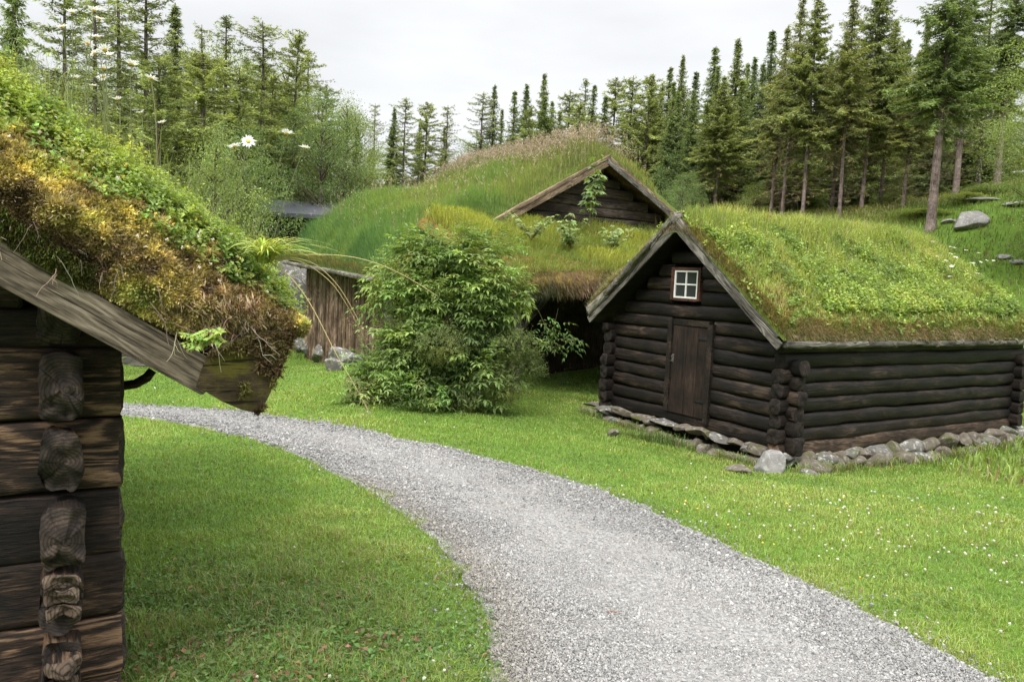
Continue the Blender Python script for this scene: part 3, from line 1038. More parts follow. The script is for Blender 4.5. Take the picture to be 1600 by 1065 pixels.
# pale bark and straw flakes by the eave end
n = 1500
t = RNG.normal(0.36, 0.07, n).clip(0.2, 0.56)
wv = np.abs(RNG.normal(0.18, 0.16, n))
p, nn = surf_normals(cab_surf, t, wv)
D = RNG.normal(0, 0.35, p.shape) + np.array([-0.25, -0.25, 0.9]) * RNG.choice([1, -1], (n, 1), p=[.8, .2])
diamonds(g, p + np.array([0, -0.012, 0]), D, RNG.normal(0, 1, p.shape), RNG.uniform(0.012, 0.042, n), RNG.uniform(0.003, 0.007, n), shade((0.46, 0.32, 0.2), n, 0.4))
# bunched shoots of brown moss overhanging the end
n = 3500
t = RNG.uniform(0.28, 0.6, n)
wv = RNG.uniform(0, 0.5, n)
p, nn = surf_normals(cab_surf, t, wv)
tufts(g, p, np.array([0.35, -0.5, -0.1]) + RNG.normal(0, 0.3, p.shape), RNG.uniform(0.008, 0.022, n), 6, shade((0.27, 0.17, 0.065), n, 0.5), 0, 0.8, 0.25)
tag(g.build('moss', M['moss'], TURF, smooth=False), kind='stuff')

# hanging roots
g = Geo()
for i in range(46):
    t0 = RNG.uniform(-0.62, 0.42)
    w0 = RNG.uniform(0.02, 0.3)
    p = cab_surf(np.array([t0]), np.array([w0]))[0] + np.array([0, -0.02, 0])
    L = RNG.uniform(0.05, 0.17)
    q = [p]
    d = np.array([RNG.normal(0.2, 0.5), -0.25, -0.8])
    for j in range(6):
        d = unit(d + RNG.normal(0, 0.24, 3) + np.array([0, 0.02, -0.15]))
        q.append(q[-1] + d * L / 6)
    q = np.array(q)
    col = shade((0.26, 0.20, 0.15), 1, 0.3)[0]
    r0 = RNG.uniform(0.0008, 0.0022)
    tube(g, q, np.linspace(r0, r0 * 0.4, 7), 4, col)
    for j in (2, 3, 4):
        if RNG.random() < 0.6:
            dd = unit(RNG.normal(0, 1, 3) + np.array([0, -0.2, -0.7])) * L * 0.35
            tube(g, np.array([q[j], q[j] + dd * 0.5 + RNG.normal(0, 0.006, 3), q[j] + dd]), [r0 * 0.6, r0 * 0.45, r0 * 0.2], 4, col)
tag(g.build('hanging_roots', M['dry'], TURF), kind='stuff')

# leafy cover: bright green bilberry-like shoots over the crest
g = Geo()
n = 6600
t = RNG.uniform(-0.8, 0.56, n)
wv = np.where(RNG.random(n) < 0.6, RNG.normal(0.90, 0.11, n), RNG.uniform(0.85, 1.34, n))
p, nn = surf_normals(cab_surf, t, wv)
nn = np.where(nn[:, 2:3] < 0, -nn, nn)
f = 0.5 + 0.9 * fbm(p * 5, 3, 41)
lowlim = 0.62 + 0.28 * fbm(P3(t * 5, 0, 0), 3, 43) - 0.16 * np.clip((t - 0.0) / 0.4, 0, 1)
kp = (wv > lowlim)
p, nn, f, t, wv = p[kp], nn[kp], f[kp], t[kp], wv[kp]
c = pal(f, [(0.1, (0.13, 0.21, 0.025)), (0.35, (0.21, 0.31, 0.033)), (0.6, (0.31, 0.39, 0.038)), (0.9, (0.42, 0.42, 0.045))]) * np.exp(RNG.normal(0, 0.18, (len(p), 1)))
U = unit(nn * 0.45 + np.array([0.05, -0.15, 0.85]) + RNG.normal(0, 0.22, p.shape))
H = RNG.uniform(0.05, 0.125, len(p)) * (0.75 + 0.5 * vnoise(p * 6, 47) ** 2) * np.clip(0.5 + (wv - 0.5), 0.45, 1)
shoots(g, p, U, H, 13, 0.025, 0.0145, c, 0, (0.12, 0.15, 0.03))
# bigger rounder leaves among them, and small yellow and white flowers
n = 900
t, wv, p, nn = cab_sample(n, 0.55, 1.1)
nn = np.where(nn[:, 2:3] < 0, -nn, nn)
shoots(g, p, unit(nn + np.array([0, -0.2, 0.6])), RNG.uniform(0.03, 0.08, n), 5, 0.026, 0.017, shade((0.20, 0.30, 0.035), n), 0)
for nfl, colf, w0, w1 in ((26, (0.75, 0.55, 0.01), 0.5, 1.0), (60, (0.62, 0.55, 0.5), 0.4, 1.0)):
    t, wv, p, nn = cab_sample(nfl, w0, w1, -0.4, 0.45)
    pp = np.repeat(p + nn * 0.055, 6, 0)
    leaves(g, pp, RNG.normal(0, 1, pp.shape), np.array([0, -0.5, 0.8]) + RNG.normal(0, .2, pp.shape), 0.008, 0.006, np.array(colf) * np.ones((len(pp), 3)))
tag(g.build('leafy_cover', M['leaf'], TURF, smooth=False), kind='stuff')

# thin standing grass along the crest
g = Geo()
n = 900
t = RNG.uniform(-0.8, 0.5, n)
p = cab_surf(t, RNG.uniform(0.8, 1.3, n))
blades(g, p, RNG.uniform(0.1, 0.36, n), RNG.uniform(0.0014, 0.0028, n), RNG.uniform(0, 2 * PI, n), RNG.uniform(0.05, 0.6, n), shade((0.16, 0.20, 0.05), n))
tag(g.build('thin_grass', M['grass'], TURF, smooth=False), kind='stuff')

CABM = Matrix.Translation((-1.438, 2.82, 0)) @ Matrix.Rotation(math.radians(31), 4, 'Z')
CABI = np.array(CABM.inverted())
CABW = np.array(CABM)


def to_cab(p):
    return CABI[:3, :3] @ p + CABI[:3, 3]


def to_world(p):
    p = np.asarray(p, float)
    return p @ CABW[:3, :3].T + CABW[:3, 3]


# bright grass tuft at the eave with arching stalks
tp = at(412, 408, 2.88)
gt = thing('grass_tuft', 'bright yellow green grass tuft with long arching seed stalks at the near roof corner', 'grass tuft', tuple(tp))
g = Geo()
n = 170
for i in range(n):
    azm = RNG.uniform(0, 2 * PI)
    L = RNG.uniform(0.10, 0.25)
    s = np.linspace(0, 1, 7)
    el = RNG.uniform(0.75, 1.5)
    d = np.array([math.cos(azm) + 0.35, math.sin(azm) * 0.7 - 0.15, 0])
    q = d * (L * s * math.cos(el) + L * 0.35 * s ** 2)[:, None] + np.array([0, 0, 1]) * (L * math.sin(el) * s - L * 0.65 * s ** 2.2)[:, None] + RNG.normal(0, 0.012, 3) * np.array([1, 1, .4])
    wd = 0.0048 * np.sqrt(np.clip(1 - s, 0, 1)) * RNG.uniform(0.6, 1.1)
    side = unit(np.cross(d, np.array([0, 0, 1.0])) + RNG.normal(0, 0.3, 3))
    V = np.stack([q - side * wd[:, None], q + side * wd[:, None]], 1).reshape(-1, 3)
    F = [(2 * j, 2 * j + 1, 2 * j + 3, 2 * j + 2) for j in range(6)]
    g.add(V, F, shade((0.33, 0.40, 0.05), 1, 0.25)[0])
g.build('blade_tuft', M['grass'], gt)


def px_curve(pts, Y0, Y1, n=18):
    """smooth curve through photo points, at depths from Y0 to Y1"""
    P = np.array([at(px, py, Y0 + (Y1 - Y0) * i / (len(pts) - 1)) for i, (px, py) in enumerate(pts)])
    s = np.linspace(0, len(P) - 1, n)
    q = np.stack([np.interp(s, np.arange(len(P)), P[:, i]) for i in range(3)], -1)
    for _ in range(3):
        q[1:-1] = 0.25 * q[:-2] + 0.5 * q[1:-1] + 0.25 * q[2:]
    return q


for pts, Y1, pan in (([(420, 405), (455, 398), (520, 397), (570, 404), (625, 425), (683, 462)], 3.0, 0), ([(420, 405), (470, 405), (520, 440), (550, 490), (568, 525)], 3.1, 1),
                     ([(420, 407), (455, 430), (490, 480), (525, 555), (548, 590), (575, 640)], 2.8, 1), ([(418, 405), (450, 402), (490, 408), (530, 445), (560, 500)], 3.0, 0)):
    g = Geo()
    q = px_curve(pts, 2.88, Y1) - tp
    tube(g, q, np.linspace(0.0024, 0.0012, len(q)), 5, (0.42, 0.33, 0.12))
    if pan:
        for j in range(46):
            b = q[-1 - RNG.integers(0, 5)]
            e_ = b + np.array([RNG.normal(0, 0.03), RNG.normal(0, 0.03), RNG.normal(-0.012, 0.03)])
            tube(g, np.array([b, (b + e_) / 2 + RNG.normal(0, .004, 3), e_]), 0.0004, 3, (0.30, 0.2, 0.12))
            diamonds(g, e_[None], RNG.normal(0, 1, (1, 3)), RNG.normal(0, 1, (1, 3)), 0.006, 0.003, np.array([[0.38, 0.25, 0.16]]))
    g.build('seed_stalk', M['dry'], gt)

# small rowan seedling hanging below the moss
sd = at(325, 520, 2.62)
st = thing('rowan_seedling', 'small bright green leafy seedling sprouting under the moss above the board end', 'seedling', tuple(sd))
g = Geo()
for i in range(13):
    a = RNG.uniform(-0.9, 0.6)
    d = unit(np.array([RNG.normal(0.1, 0.8), -0.6, RNG.normal(-0.1, 0.35)]))
    m = 6
    pp = np.outer(np.linspace(0.2, 1, m), d * RNG.uniform(0.05, 0.085)) + RNG.normal(0, 0.014, 3)
    for sg in (-1, 1):
        sd_ = unit(np.cross(d, np.array([0, -0.5, 0.8]))) * sg
        leaves(g, pp, np.repeat((sd_ + d * 0.5)[None], m, 0) + RNG.normal(0, .12, (m, 3)), np.repeat(np.array([[0, -0.5, 0.9]]), m, 0), 0.022, 0.012, shade((0.26, 0.38, 0.035), m, 0.15))
g.build('seedling_leaves', M['leaf'], st, smooth=False)
g = Geo()
for i in range(4):
    e_ = np.array([RNG.normal(0.02, 0.05), -0.02, RNG.normal(-0.02, 0.03)])
    tube(g, np.array([(0, 0.05, 0.02), e_ * 0.5 + np.array([0, 0.01, 0]), e_]), [0.002, 0.0015, 0.0008], 4, (0.2, 0.11, 0.05))
g.build('seedling_stem', M['dry'], st)


# ox-eye daisies on the cabin turf
def daisy_head(r, cup, seed, npet=17):
    rr = np.random.default_rng(seed)
    g = Geo()
    an = np.arange(npet) * 2 * PI / npet + rr.normal(0, 0.07, npet)
    D = P3(np.cos(an), np.sin(an), cup + rr.normal(0, 0.12, npet))
    leaves(g, P3(np.cos(an), np.sin(an), 0) * r * 0.2, D, np.repeat(np.array([[0, 0, 1.0]]), npet, 0), r * rr.uniform(0.75, 0.95, npet), r * 0.30, np.ones((npet, 3)) * 0.78, 0, 0.08)
    return g


DA = [(147, 17, 'topmost white daisy of the tall group against the dark pines'), (155, 30, 'white daisy just under the topmost one, seen from its side'),
      (151, 58, 'white daisy upright in mid height of the tall group'), (137, 69, 'white daisy at the left of the mid height pair of the tall group'),
      (148, 84, 'white daisy tilted left in the cluster below the tall pair'), (164, 79, 'white daisy at the back of the cluster below the tall pair'),
      (171, 87, 'white daisy at the right of the cluster below the tall pair'), (162, 108, 'white daisy under the cluster, over the leafy crest'),
      (161, 121, 'white daisy low over the leafy crest, half hidden by another'), (145, 134, 'small white daisy barely above the leaves of the crest'),
      (118, 122, 'small white daisy low at the left of the tall group'), (184, 156, 'large white daisy tilted close above the leaves by the tall group'),
      (205, 101, 'white daisy standing alone on a tall thin stem right of the tall group'), (236, 123, 'white daisy with drooping petals on a thick bent brownish stem'),
      (221, 176, 'small white daisy budding close over the crest leaves'), (253, 192, 'small white daisy low beside the thick bent stem'),
      (367, 229, 'white daisy nodding left at the lower end of the crest'), (388, 221, 'white daisy turned to face the viewer with its yellow eye showing'),
      (448, 209, 'white daisy highest of those over the barn roof grass'), (476, 231, 'white daisy farthest from the crest, beside the barn roof grass'),
      (112, 20, 'faint white daisy behind the top of the tall group'), (97, 43, 'faint white daisy low behind the tall group by the birch twigs')]
for i, (px, py, lab) in enumerate(DA):
    Y = 3.05 + 0.25 * ((i * 0.618) % 1)
    hp = at(px, py, Y)
    lc = to_cab(hp)
    tb = np.clip(lc[0] + RNG.normal(0.0, 0.03) - (0.10 if px > 300 else 0), -0.8, 0.50)
    wb = np.clip(np.interp(lc[1], [-0.1, 0.14, 0.9], [0.8, 1.0, 1.3]) - 0.05, 0.85, 1.1)
    base = to_world(cab_surf(np.array([tb]), np.array([wb]))[0]) - np.array([0, 0, 0.02])
    if base[2] > hp[2] - 0.03:
        base[2] = hp[2] - 0.06
    dz = thing('daisy', lab, 'daisy', tuple(base), 0, 'daisies on the near cabin roof')
    g = Geo()
    top = hp - base
    midp = top * 0.5 + np.array([RNG.normal(0, 0.02), RNG.normal(0, .02), 0.03])
    s = np.linspace(0, 1, 9)[:, None]
    q = (1 - s) ** 2 * 0 + 2 * s * (1 - s) * midp + s ** 2 * top
    tube(g, q, np.linspace(0.0019, 0.0013, 9) * (1.5 if px == 236 else 1), 5, (0.16, 0.19, 0.06) if px != 236 else (0.22, 0.19, 0.09))
    g.build('stem', M['grass'], dz)
    r = RNG.uniform(0.027, 0.033) * (0.8 if 'small' in lab else 1)
    tilt = Vector((RNG.normal(0, 0.3), RNG.normal(-0.05, 0.25), 1)) if px != 388 else Vector((0.25, -0.9, 0.45))
    if 'tilted left' in lab or 'nodding' in lab:
        tilt.x -= 0.5
    rot = tilt.normalized().to_track_quat('Z', 'X').to_euler()
    hd = daisy_head(r, RNG.uniform(0.25, 0.8) if px != 388 else 0.1, 300 + i).build('flower_head', M['petal'], dz, smooth=False, loc=tuple(top), rot=tuple(rot))
    g = Geo()
    V, F = ico(2)
    g.add(V * np.array([0.3, 0.3, 0.16]) * r + np.array([0, 0, r * 0.07]), F, (0.75, 0.5, 0.02))
    g.build('yellow_eye', M['petal'], hd)

# ------------------------------------------------------------------ the log shed with the turf roof
SX, SY, SZ = 3.73, 10.21, -0.45
SHED = thing('log_shed', 'dark log shed with brown plank door, tiny white window and flowering turf roof', 'shed', (SX, SY, SZ), math.radians(32))
SW, SL, RH = 3.62, 5.85, 0.205
RT, RS, RZ = 1.9, 0.785, 2.99        # ridge position, roof slope, underside height at the ridge


def s_half(z):
    return (RZ - z) / RS - 0.06


def gable_log(y0, y1, zc, h, seed, x=-0.02, nm='log', rough=0.06):
    log_geo(y1 - y0, 0.19, h, seed, 3.0, rough + 0.035, 0.09, 18, taper=RNG.uniform(-0.04, 0.08), chips=0.03).build(nm, [M['log'], M['log_end']], SHED, loc=(x, y0, zc), rot=(0, RNG.uniform(-0.3, 0.3) * 0, PI / 2))


DY0, DY1, WY0, WY1 = 1.28, 2.22, 1.60, 2.21
for k in range(15):
    z0, z1 = k * RH, (k + 1) * RH
    zc, h = (z0 + z1) / 2, RH * RNG.uniform(0.98, 1.08)
    hw = s_half(z1)
    ya, yb = max(-0.22, RT - hw), min(SW + 0.2, RT + hw)
    if k == 6:
        ya, yb = max(ya, -0.1), yb + 0.12
    if yb - ya < 0.2:
        continue
    if k == 0:
        gable_log(ya - 0.04, yb, zc - 0.01, h * 1.05, 400)
    elif k <= 7 and z0 < 1.5:
        gable_log(ya + RNG.uniform(-.04, .04), DY0 + 0.02, zc, h, 410 + k)
        gable_log(DY1 - 0.02, yb + RNG.uniform(-.04, .04), zc, h, 430 + k)
    elif 1.9 < zc < 2.42:
        gable_log(ya, WY0 - 0.01, zc, h, 450 + k)
        gable_log(WY1 + 0.01, yb, zc, h, 470 + k)
    else:
        gable_log(ya, yb, zc, h, 490 + k)
    gable_log(ya, yb, zc, h, 520 + k, SL)
for k in range(8):
    zc = -0.02 + RH * k + (0.0 if k else 0.02) - (0.045 if k == 7 else 0)
    for y, sd_ in ((0.0, 600), (SW, 640)):
        nm, mm = ('log', [M['log'], M['log_end']])
        if k == 0 and y == 0:
            mm = [M['pale_log'], M['pale_end']]
        log_geo(SL + 0.5 + RNG.uniform(-0.05, 0.05), 0.2 if k < 7 else 0.15, RH * RNG.uniform(0.94, 1.14) * (1 if k < 7 else 0.6), sd_ + k, 2.8, 0.10, 0.09, 20, taper=-0.03, chips=0.04).build(
            nm, mm, SHED, loc=(-0.22 + RNG.uniform(-0.05, 0.03), y, zc))
# chopped block ends standing proud at the front corner
for zc, h, sd_ in ((0.07, 0.24, 1), (0.30, 0.2, 2), (0.52, 0.15, 3)):
    log_geo(0.3, 0.22, h, 670 + sd_, 4.5, 0.06, 0.05, 16, chips=0.05).build('corner_block', [M['log'], M['log_end']], SHED, loc=(-0.015, -0.27 + 0.03 * sd_, zc), rot=(0, 0, PI / 2))

# door
DX = -0.125
g = Geo()
box(g, DX - 0.03, DX + 0.06, DY0 - 0.005, DY0 + 0.085, 0.10, 1.58, jit=0.006)
box(g, DX - 0.03, DX + 0.06, DY1 - 0.10, DY1 - 0.01, 0.17, 1.60, jit=0.006)
box(g, DX - 0.015, DX + 0.06, DY0 + 0.09, DY1 - 0.105, 1.53, 1.62, jit=0.004)
g.build('door_frame', M['log'], SHED, smooth=False)
g = Geo()
e0 = [DY0 + 0.09, DY0 + 0.30, DY0 + 0.53, DY1 - 0.104]
for i in range(3):
    tone_ = (0.75, 1.1, 1.15)[i]
    box(g, DX, DX + 0.03, e0[i] + 0.004, e0[i + 1] - 0.003, 0.165, 1.525 - (0.0, 0.01, 0.003)[i], (tone_,) * 3, jit=0.003)
door = g.build('door', M['door'], SHED, smooth=False)
for zh in (0.40, 1.34):
    g = Geo()
    box(g, DX - 0.013, DX - 0.001, DY0 + 0.07, DY0 + 0.29, zh, zh + 0.035, jit=0.002)
    V, F = ico(1)
    for yy in (0.12, 0.20, 0.265):
        g.add(V * 0.009 + np.array([DX - 0.014, DY0 + yy, zh + 0.017]), F)
    g.build('hinge', M['iron'], door, smooth=False)
g = Geo()
tube(g, [(DX - 0.005, DY1 - 0.135, 1.05), (DX - 0.035, DY1 - 0.135, 1.04), (DX - 0.035, DY1 - 0.135, 0.96), (DX - 0.005, DY1 - 0.135, 0.95)], 0.008, 6)
box(g, DX - 0.006, DX - 0.001, DY1 - 0.155, DY1 - 0.118, 0.93, 1.07)
g.build('latch', M['grey_wood'], door, smooth=False)

# window: brown surround, white sash, four panes
WZ0, WZ1 = 1.93, 2.38
g = Geo()
wx = -0.13
for (a, b, c_, d) in ((WY0, WY0 + 0.055, WZ0 - 0.02, WZ1 + 0.03), (WY1 - 0.05, WY1 + 0.01, WZ0 - 0.02, WZ1 + 0.03), (WY0 + 0.056, WY1 - 0.051, WZ1 - 0.012, WZ1 + 0.028), (WY0 + 0.056, WY1 - 0.051, WZ0 - 0.03, WZ0 + 0.006)):
    box(g, wx - 0.012, wx + 0.1, a, b, c_, d, jit=0.003)
win = g.build('window', M['window_frame'], SHED, smooth=False)
g = Geo()
a0, a1, b0, b1 = WY0 + 0.06, WY1 - 0.055, WZ0 + 0.01, WZ1 - 0.016
t_ = 0.026
ym, zm = (a0 + a1) / 2, (b0 + b1) / 2
box(g, wx - 0.004, wx + 0.03, a0, a0 + t_, b0, b1)
box(g, wx - 0.004, wx + 0.03, a1 - t_, a1, b0, b1)
box(g, wx - 0.004, wx + 0.03, a0 + t_, a1 - t_, b0, b0 + t_)
box(g, wx - 0.004, wx + 0.03, a0 + t_, a1 - t_, b1 - t_, b1)
box(g, wx - 0.002, wx + 0.028, ym - 0.012, ym + 0.012, b0 + t_, b1 - t_)
box(g, wx, wx + 0.026, a0 + t_, ym - 0.012, zm - 0.011, zm + 0.011)
box(g, wx, wx + 0.026, ym + 0.012, a1 - t_, zm - 0.011, zm + 0.011)
g.build('sash', M['white_paint'], win, smooth=False)
g = Geo()
g.add([(wx + 0.014, a0 + 0.01, b0 + 0.01), (wx + 0.014, a1 - 0.01, b0 + 0.01), (wx + 0.014, a1 - 0.01, b1 - 0.01), (wx + 0.014, a0 + 0.01, b1 - 0.01)], [(0, 1, 2, 3)])
g.build('pane', M['glass'], win, smooth=False)
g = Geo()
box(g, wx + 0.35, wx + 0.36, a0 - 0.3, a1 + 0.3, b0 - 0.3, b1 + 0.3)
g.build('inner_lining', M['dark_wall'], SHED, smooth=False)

# roof boards, bargeboards, rough bark edging
TE0, TE1 = -0.12, 3.90
X0R, X1R = -0.42, SL + 0.36


def runder(t):
    return RZ - RS * abs(t - RT)


g = Geo()
for ta, tb in ((TE0, RT), (RT, TE1)):
    V = [(x, t, runder(t) + dz) for x in (X0R + 0.02, X1R) for dz in (0.0, 0.05) for t in (ta, tb)]
    g.add(V, [(0, 1, 3, 2), (4, 6, 7, 5), (0, 4, 5, 1), (2, 3, 7, 6), (0, 2, 6, 4), (1, 5, 7, 3)])
g.build('roof_boards', M['log'], SHED, smooth=False)
sl_ = math.atan(RS)
for sg in (1, -1):
    t_end = TE0 - 0.02 if sg > 0 else TE1 - 0.02
    Lb = abs(RT - t_end) / math.cos(sl_) - 0.01
    bo = log_geo(Lb, 0.03, 0.12, 700 + sg, 12.0, 0.012, 0.07, 14).build('bargeboard', [M['grey_wood'], M['grey_wood']], SHED)
    if sg > 0:
        bo.rotation_euler = (0, -sl_, PI / 2)
        bo.location = (X0R - 0.0, t_end, runder(t_end) + 0.03)
    else:
        bo.rotation_euler = (0, -sl_, -PI / 2)
        bo.location = (X0R - 0.0, t_end, runder(t_end) + 0.03)
    if sg < 0:
        pos = 0.0
        q_ = 0
        while pos < Lb - 0.1:
            Lr = min(RNG.uniform(0.3, 0.62), Lb - pos)
            eb = log_geo(Lr + 0.05, RNG.uniform(0.14, 0.19), RNG.uniform(0.08, 0.14), 750 + q_, 3.5, 0.22, 0.04, 18, chips=0.1).build('bark_edging', [M['bark_slab'], M['bark_slab']], SHED)
            eb.rotation_euler = (RNG.uniform(-.2, .2), -sl_ + RNG.uniform(-.05, .05), -PI / 2)
            t0_ = t_end - pos * math.cos(sl_)
            eb.location = (X0R + 0.02 + RNG.uniform(-.02, .02), t0_, runder(t0_) + 0.155 + RNG.uniform(-.015, .015))
            pos += Lr
            q_ += 1
    else:
        eb = log_geo(Lb * 1.0, 0.10, 0.10, 716, 2.4, 0.2, 0.05, 16, chips=0.05).build('bark_edging', [M['grey_wood'], M['grey_wood']], SHED)
        eb.rotation_euler = (0, -sl_, PI / 2)
        eb.location = (X0R + 0.03, t_end + 0.03, runder(t_end) + 0.145)
po = log_geo(X1R - X0R - 0.1, 0.11, 0.10, 720, 2.6, 0.2, 0.07, 14, chips=0.04).build('eave_pole', [M['grey_wood'], M['grey_wood']], SHED, loc=(X0R + 0.05, TE0 - 0.05, runder(TE0) + 0.035))
# bits of pale stone and bark wedged along the eave
for i in range(11):
    xx = 0.5 + i * 0.5 + RNG.uniform(-0.2, 0.2)
    stone_geo((RNG.uniform(.04, .1), 0.04, RNG.uniform(.03, .055)), 730 + i, 3, 6).build('eave_stone', M['stone_warm'], SHED, loc=(xx, TE0 - 0.08, runder(TE0) + RNG.uniform(0.02, 0.07)))


def shed_top(x, t):
    x, t = np.broadcast_arrays(np.asarray(x, float), np.asarray(t, float))
    ed = np.minimum(np.minimum(t - (TE0 - 0.09), TE1 + 0.06 - t), np.minimum(x - X0R + 0.02, X1R + 0.05 - x))
    e_ = np.sqrt(np.clip(ed / 0.22, 0, 1))
    z = RZ + 0.06 - RS * (np.sqrt((t - RT) ** 2 + 0.10) - 0.2) + 0.24 * e_ - 0.04
    q = P3(x, t, 0)
    return P3(x, t, z + (0.13 * fbm(q * 1.3, 3, 51) + 0.04 * fbm(q * 6, 3, 52)) * e_)


xg, tg = np.linspace(X0R - 0.02, X1R + 0.05, 120), np.linspace(TE0 - 0.09, TE1 + 0.06, 90)
XG, TG = np.meshgrid(xg, tg, indexing='ij')
g = Geo()
g.add(shed_top(XG, TG), grid_faces(len(xg), len(tg)))
S_TURF = g.build('roof_turf', M['turf_green'], SHED)


def shed_sample(n, x0=X0R, x1=X1R, t0=TE0 - 0.07, t1=TE1):
    x, t = RNG.uniform(x0, x1, n), RNG.uniform(t0, t1, n)
    p, nn = surf_normals(shed_top, x, t)
    return x, t, p, np.where(nn[:, 2:3] < 0, -nn, nn)


def edge_d(x, t):
    return np.minimum(np.minimum(t - TE0, TE1 - t), np.minimum(x - X0R, X1R - x))


g = Geo()
n = 60000
x, t, p, nn = shed_sample(n)
kp = (t < RT + 0.9) | (RNG.random(n) < 0.35)
x, t, p, nn = x[kp], t[kp], p[kp], nn[kp]
n = len(x)
ed = edge_d(x, t)
f = fbm(p * 1.5, 3, 61)
f2 = fbm(p * 4.5, 3, 62)
ridge = np.exp(-((t - RT) / 0.5) ** 2)
H = (0.11 + 0.11 * np.clip(f2 + 0.3, 0, 1) + 0.15 * ridge) * np.clip(0.3 + ed / 0.35, 0.3, 1) * RNG.uniform(0.6, 1.35, n)
c = pal(0.5 + 0.8 * f + 0.3 * f2, [(0.1, (0.16, 0.25, 0.036)), (0.5, (0.26, 0.34, 0.048)), (0.8, (0.34, 0.38, 0.065)), (1, (0.36, 0.32, 0.11))])
dry = RNG.random(n) < 0.10 + 0.5 * np.clip(1 - ed / 0.12, 0, 1)
c[dry] = shade((0.26, 0.20, 0.09), dry.sum(), 0.2)
c *= np.exp(RNG.normal(0, 0.2, (n, 1)))
blades(g, p - np.array([0, 0, 0.01]), H, RNG.uniform(0.005, 0.010, n), RNG.uniform(0, 2 * PI, n), RNG.uniform(0.15, 0.8, n), c)
# dry fringe along the eave and rakes
n = 9000
x, t, p, nn = shed_sample(n, X0R, X1R, TE0 - 0.085, TE0 + 0.03)
blades(g, p, RNG.uniform(0.03, 0.10, n), 0.006, RNG.normal(-PI / 2, 1.0, n), RNG.uniform(0.4, 1.2, n), pal(0.5 + 0.9 * fbm(p * 2.5, 3, 68), [(0.25, (0.17, 0.23, 0.045)), (0.5, (0.27, 0.22, 0.10)), (0.8, (0.33, 0.25, 0.14))]) * np.exp(RNG.normal(0, .3, (n, 1))))
n = 12000
x, t, p, nn = shed_sample(n, X0R, X1R + 0.04, TE0 - 0.088, TE0 - 0.02)
cc = pal(0.5 + 0.9 * fbm(p * 2.5, 3, 69), [(0.25, (0.12, 0.11, 0.03)), (0.5, (0.22, 0.165, 0.07)), (0.8, (0.30, 0.225, 0.125))]) * np.exp(RNG.normal(0, .3, (n, 1)))
diamonds(g, p + P3(0, -0.004, RNG.uniform(-0.01, 0.03, n)), np.array([0, -0.45, -0.8]) + RNG.normal(0, 0.4, (n, 3)), RNG.normal(0, 1, (n, 3)), RNG.uniform(0.03, 0.10, n) * (1 + 0.8 * fbm(P3(x * 2.2, 0, 0), 2, 70)), 0.006, cc)
n = 6000
x, t, p, nn = shed_sample(n, X0R - 0.02, X0R + 0.12)
blades(g, p, RNG.uniform(0.04, 0.1, n), 0.006, RNG.normal(PI, 0.8, n), RNG.uniform(0.5, 1.1, n), shade((0.22, 0.18, 0.07), n, 0.35))
n = 2200
x, t, p, nn = shed_sample(n, X0R - 0.02, X0R + 0.35, TE1 - 0.6, TE1 + 0.05)
blades(g, p, RNG.uniform(0.08, 0.2, n), 0.006, RNG.normal(PI / 2, 1.0, n), RNG.uniform(0.4, 1.1, n), shade((0.24, 0.22, 0.08), n, 0.35))
# fine seed stalks standing over the ridge
n = 900
x, t, p, nn = shed_sample(n, X0R + .1, X1R, RT - 0.5, RT + 1.2)
blades(g, p, RNG.uniform(0.2, 0.5, n), 0.004, RNG.uniform(0, 2 * PI, n), RNG.uniform(0.05, 0.4, n), shade((0.25, 0.22, 0.11), n, 0.2))
tag(g.build('grass_cover', M['grass'], S_TURF, smooth=False), kind='stuff')
g = Geo()
x, t, p, nn = shed_sample(36000)
ed = edge_d(x, t)
f = fbm(p * 2.2, 3, 64)
pr_ = np.clip((f - 0.0) * 2.2, 0, 1) * (ed > 0.15) + 0.05
pr_ = np.maximum(pr_, (t < 0.9) * (x > 0.9) * (x < 4.5) * (ed > 0.12) * 0.55)
kp = RNG.random(len(x)) < pr_ * np.where(t > RT + 0.6, 0.3, 1)
p, nn = p[kp], nn[kp]
n = len(p)
shoots(g, p, unit(nn + np.array([0, 0, 0.8])), RNG.uniform(0.06, 0.15, n), 5, 0.072, 0.040, pal(0.5 + fbm(p * 3, 2, 66), [(0.2, (0.14, 0.23, 0.03)), (0.6, (0.23, 0.34, 0.04)), (0.9, (0.33, 0.40, 0.055))]) * np.exp(RNG.normal(0, 0.2, (n, 1))), 0)
# buttercup dots and pinkish sorrel
for nfl, colf in ((90, (0.7, 0.52, 0.01)), (160, (0.22, 0.09, 0.05))):
    x, t, p, nn = shed_sample(nfl, 0.2, 5.5, 0.1, 2.0)
    pp = np.repeat(p + np.array([0, 0, 0.15]), 4, 0)
    leaves(g, pp, RNG.normal(0, 1, pp.shape), np.array([0, 0, 1.0]) + RNG.normal(0, .3, pp.shape), 0.014, 0.011, np.array(colf) * np.ones((len(pp), 3)))
tag(g.build('leafy_weeds', M['leaf'], S_TURF, smooth=False), kind='stuff')
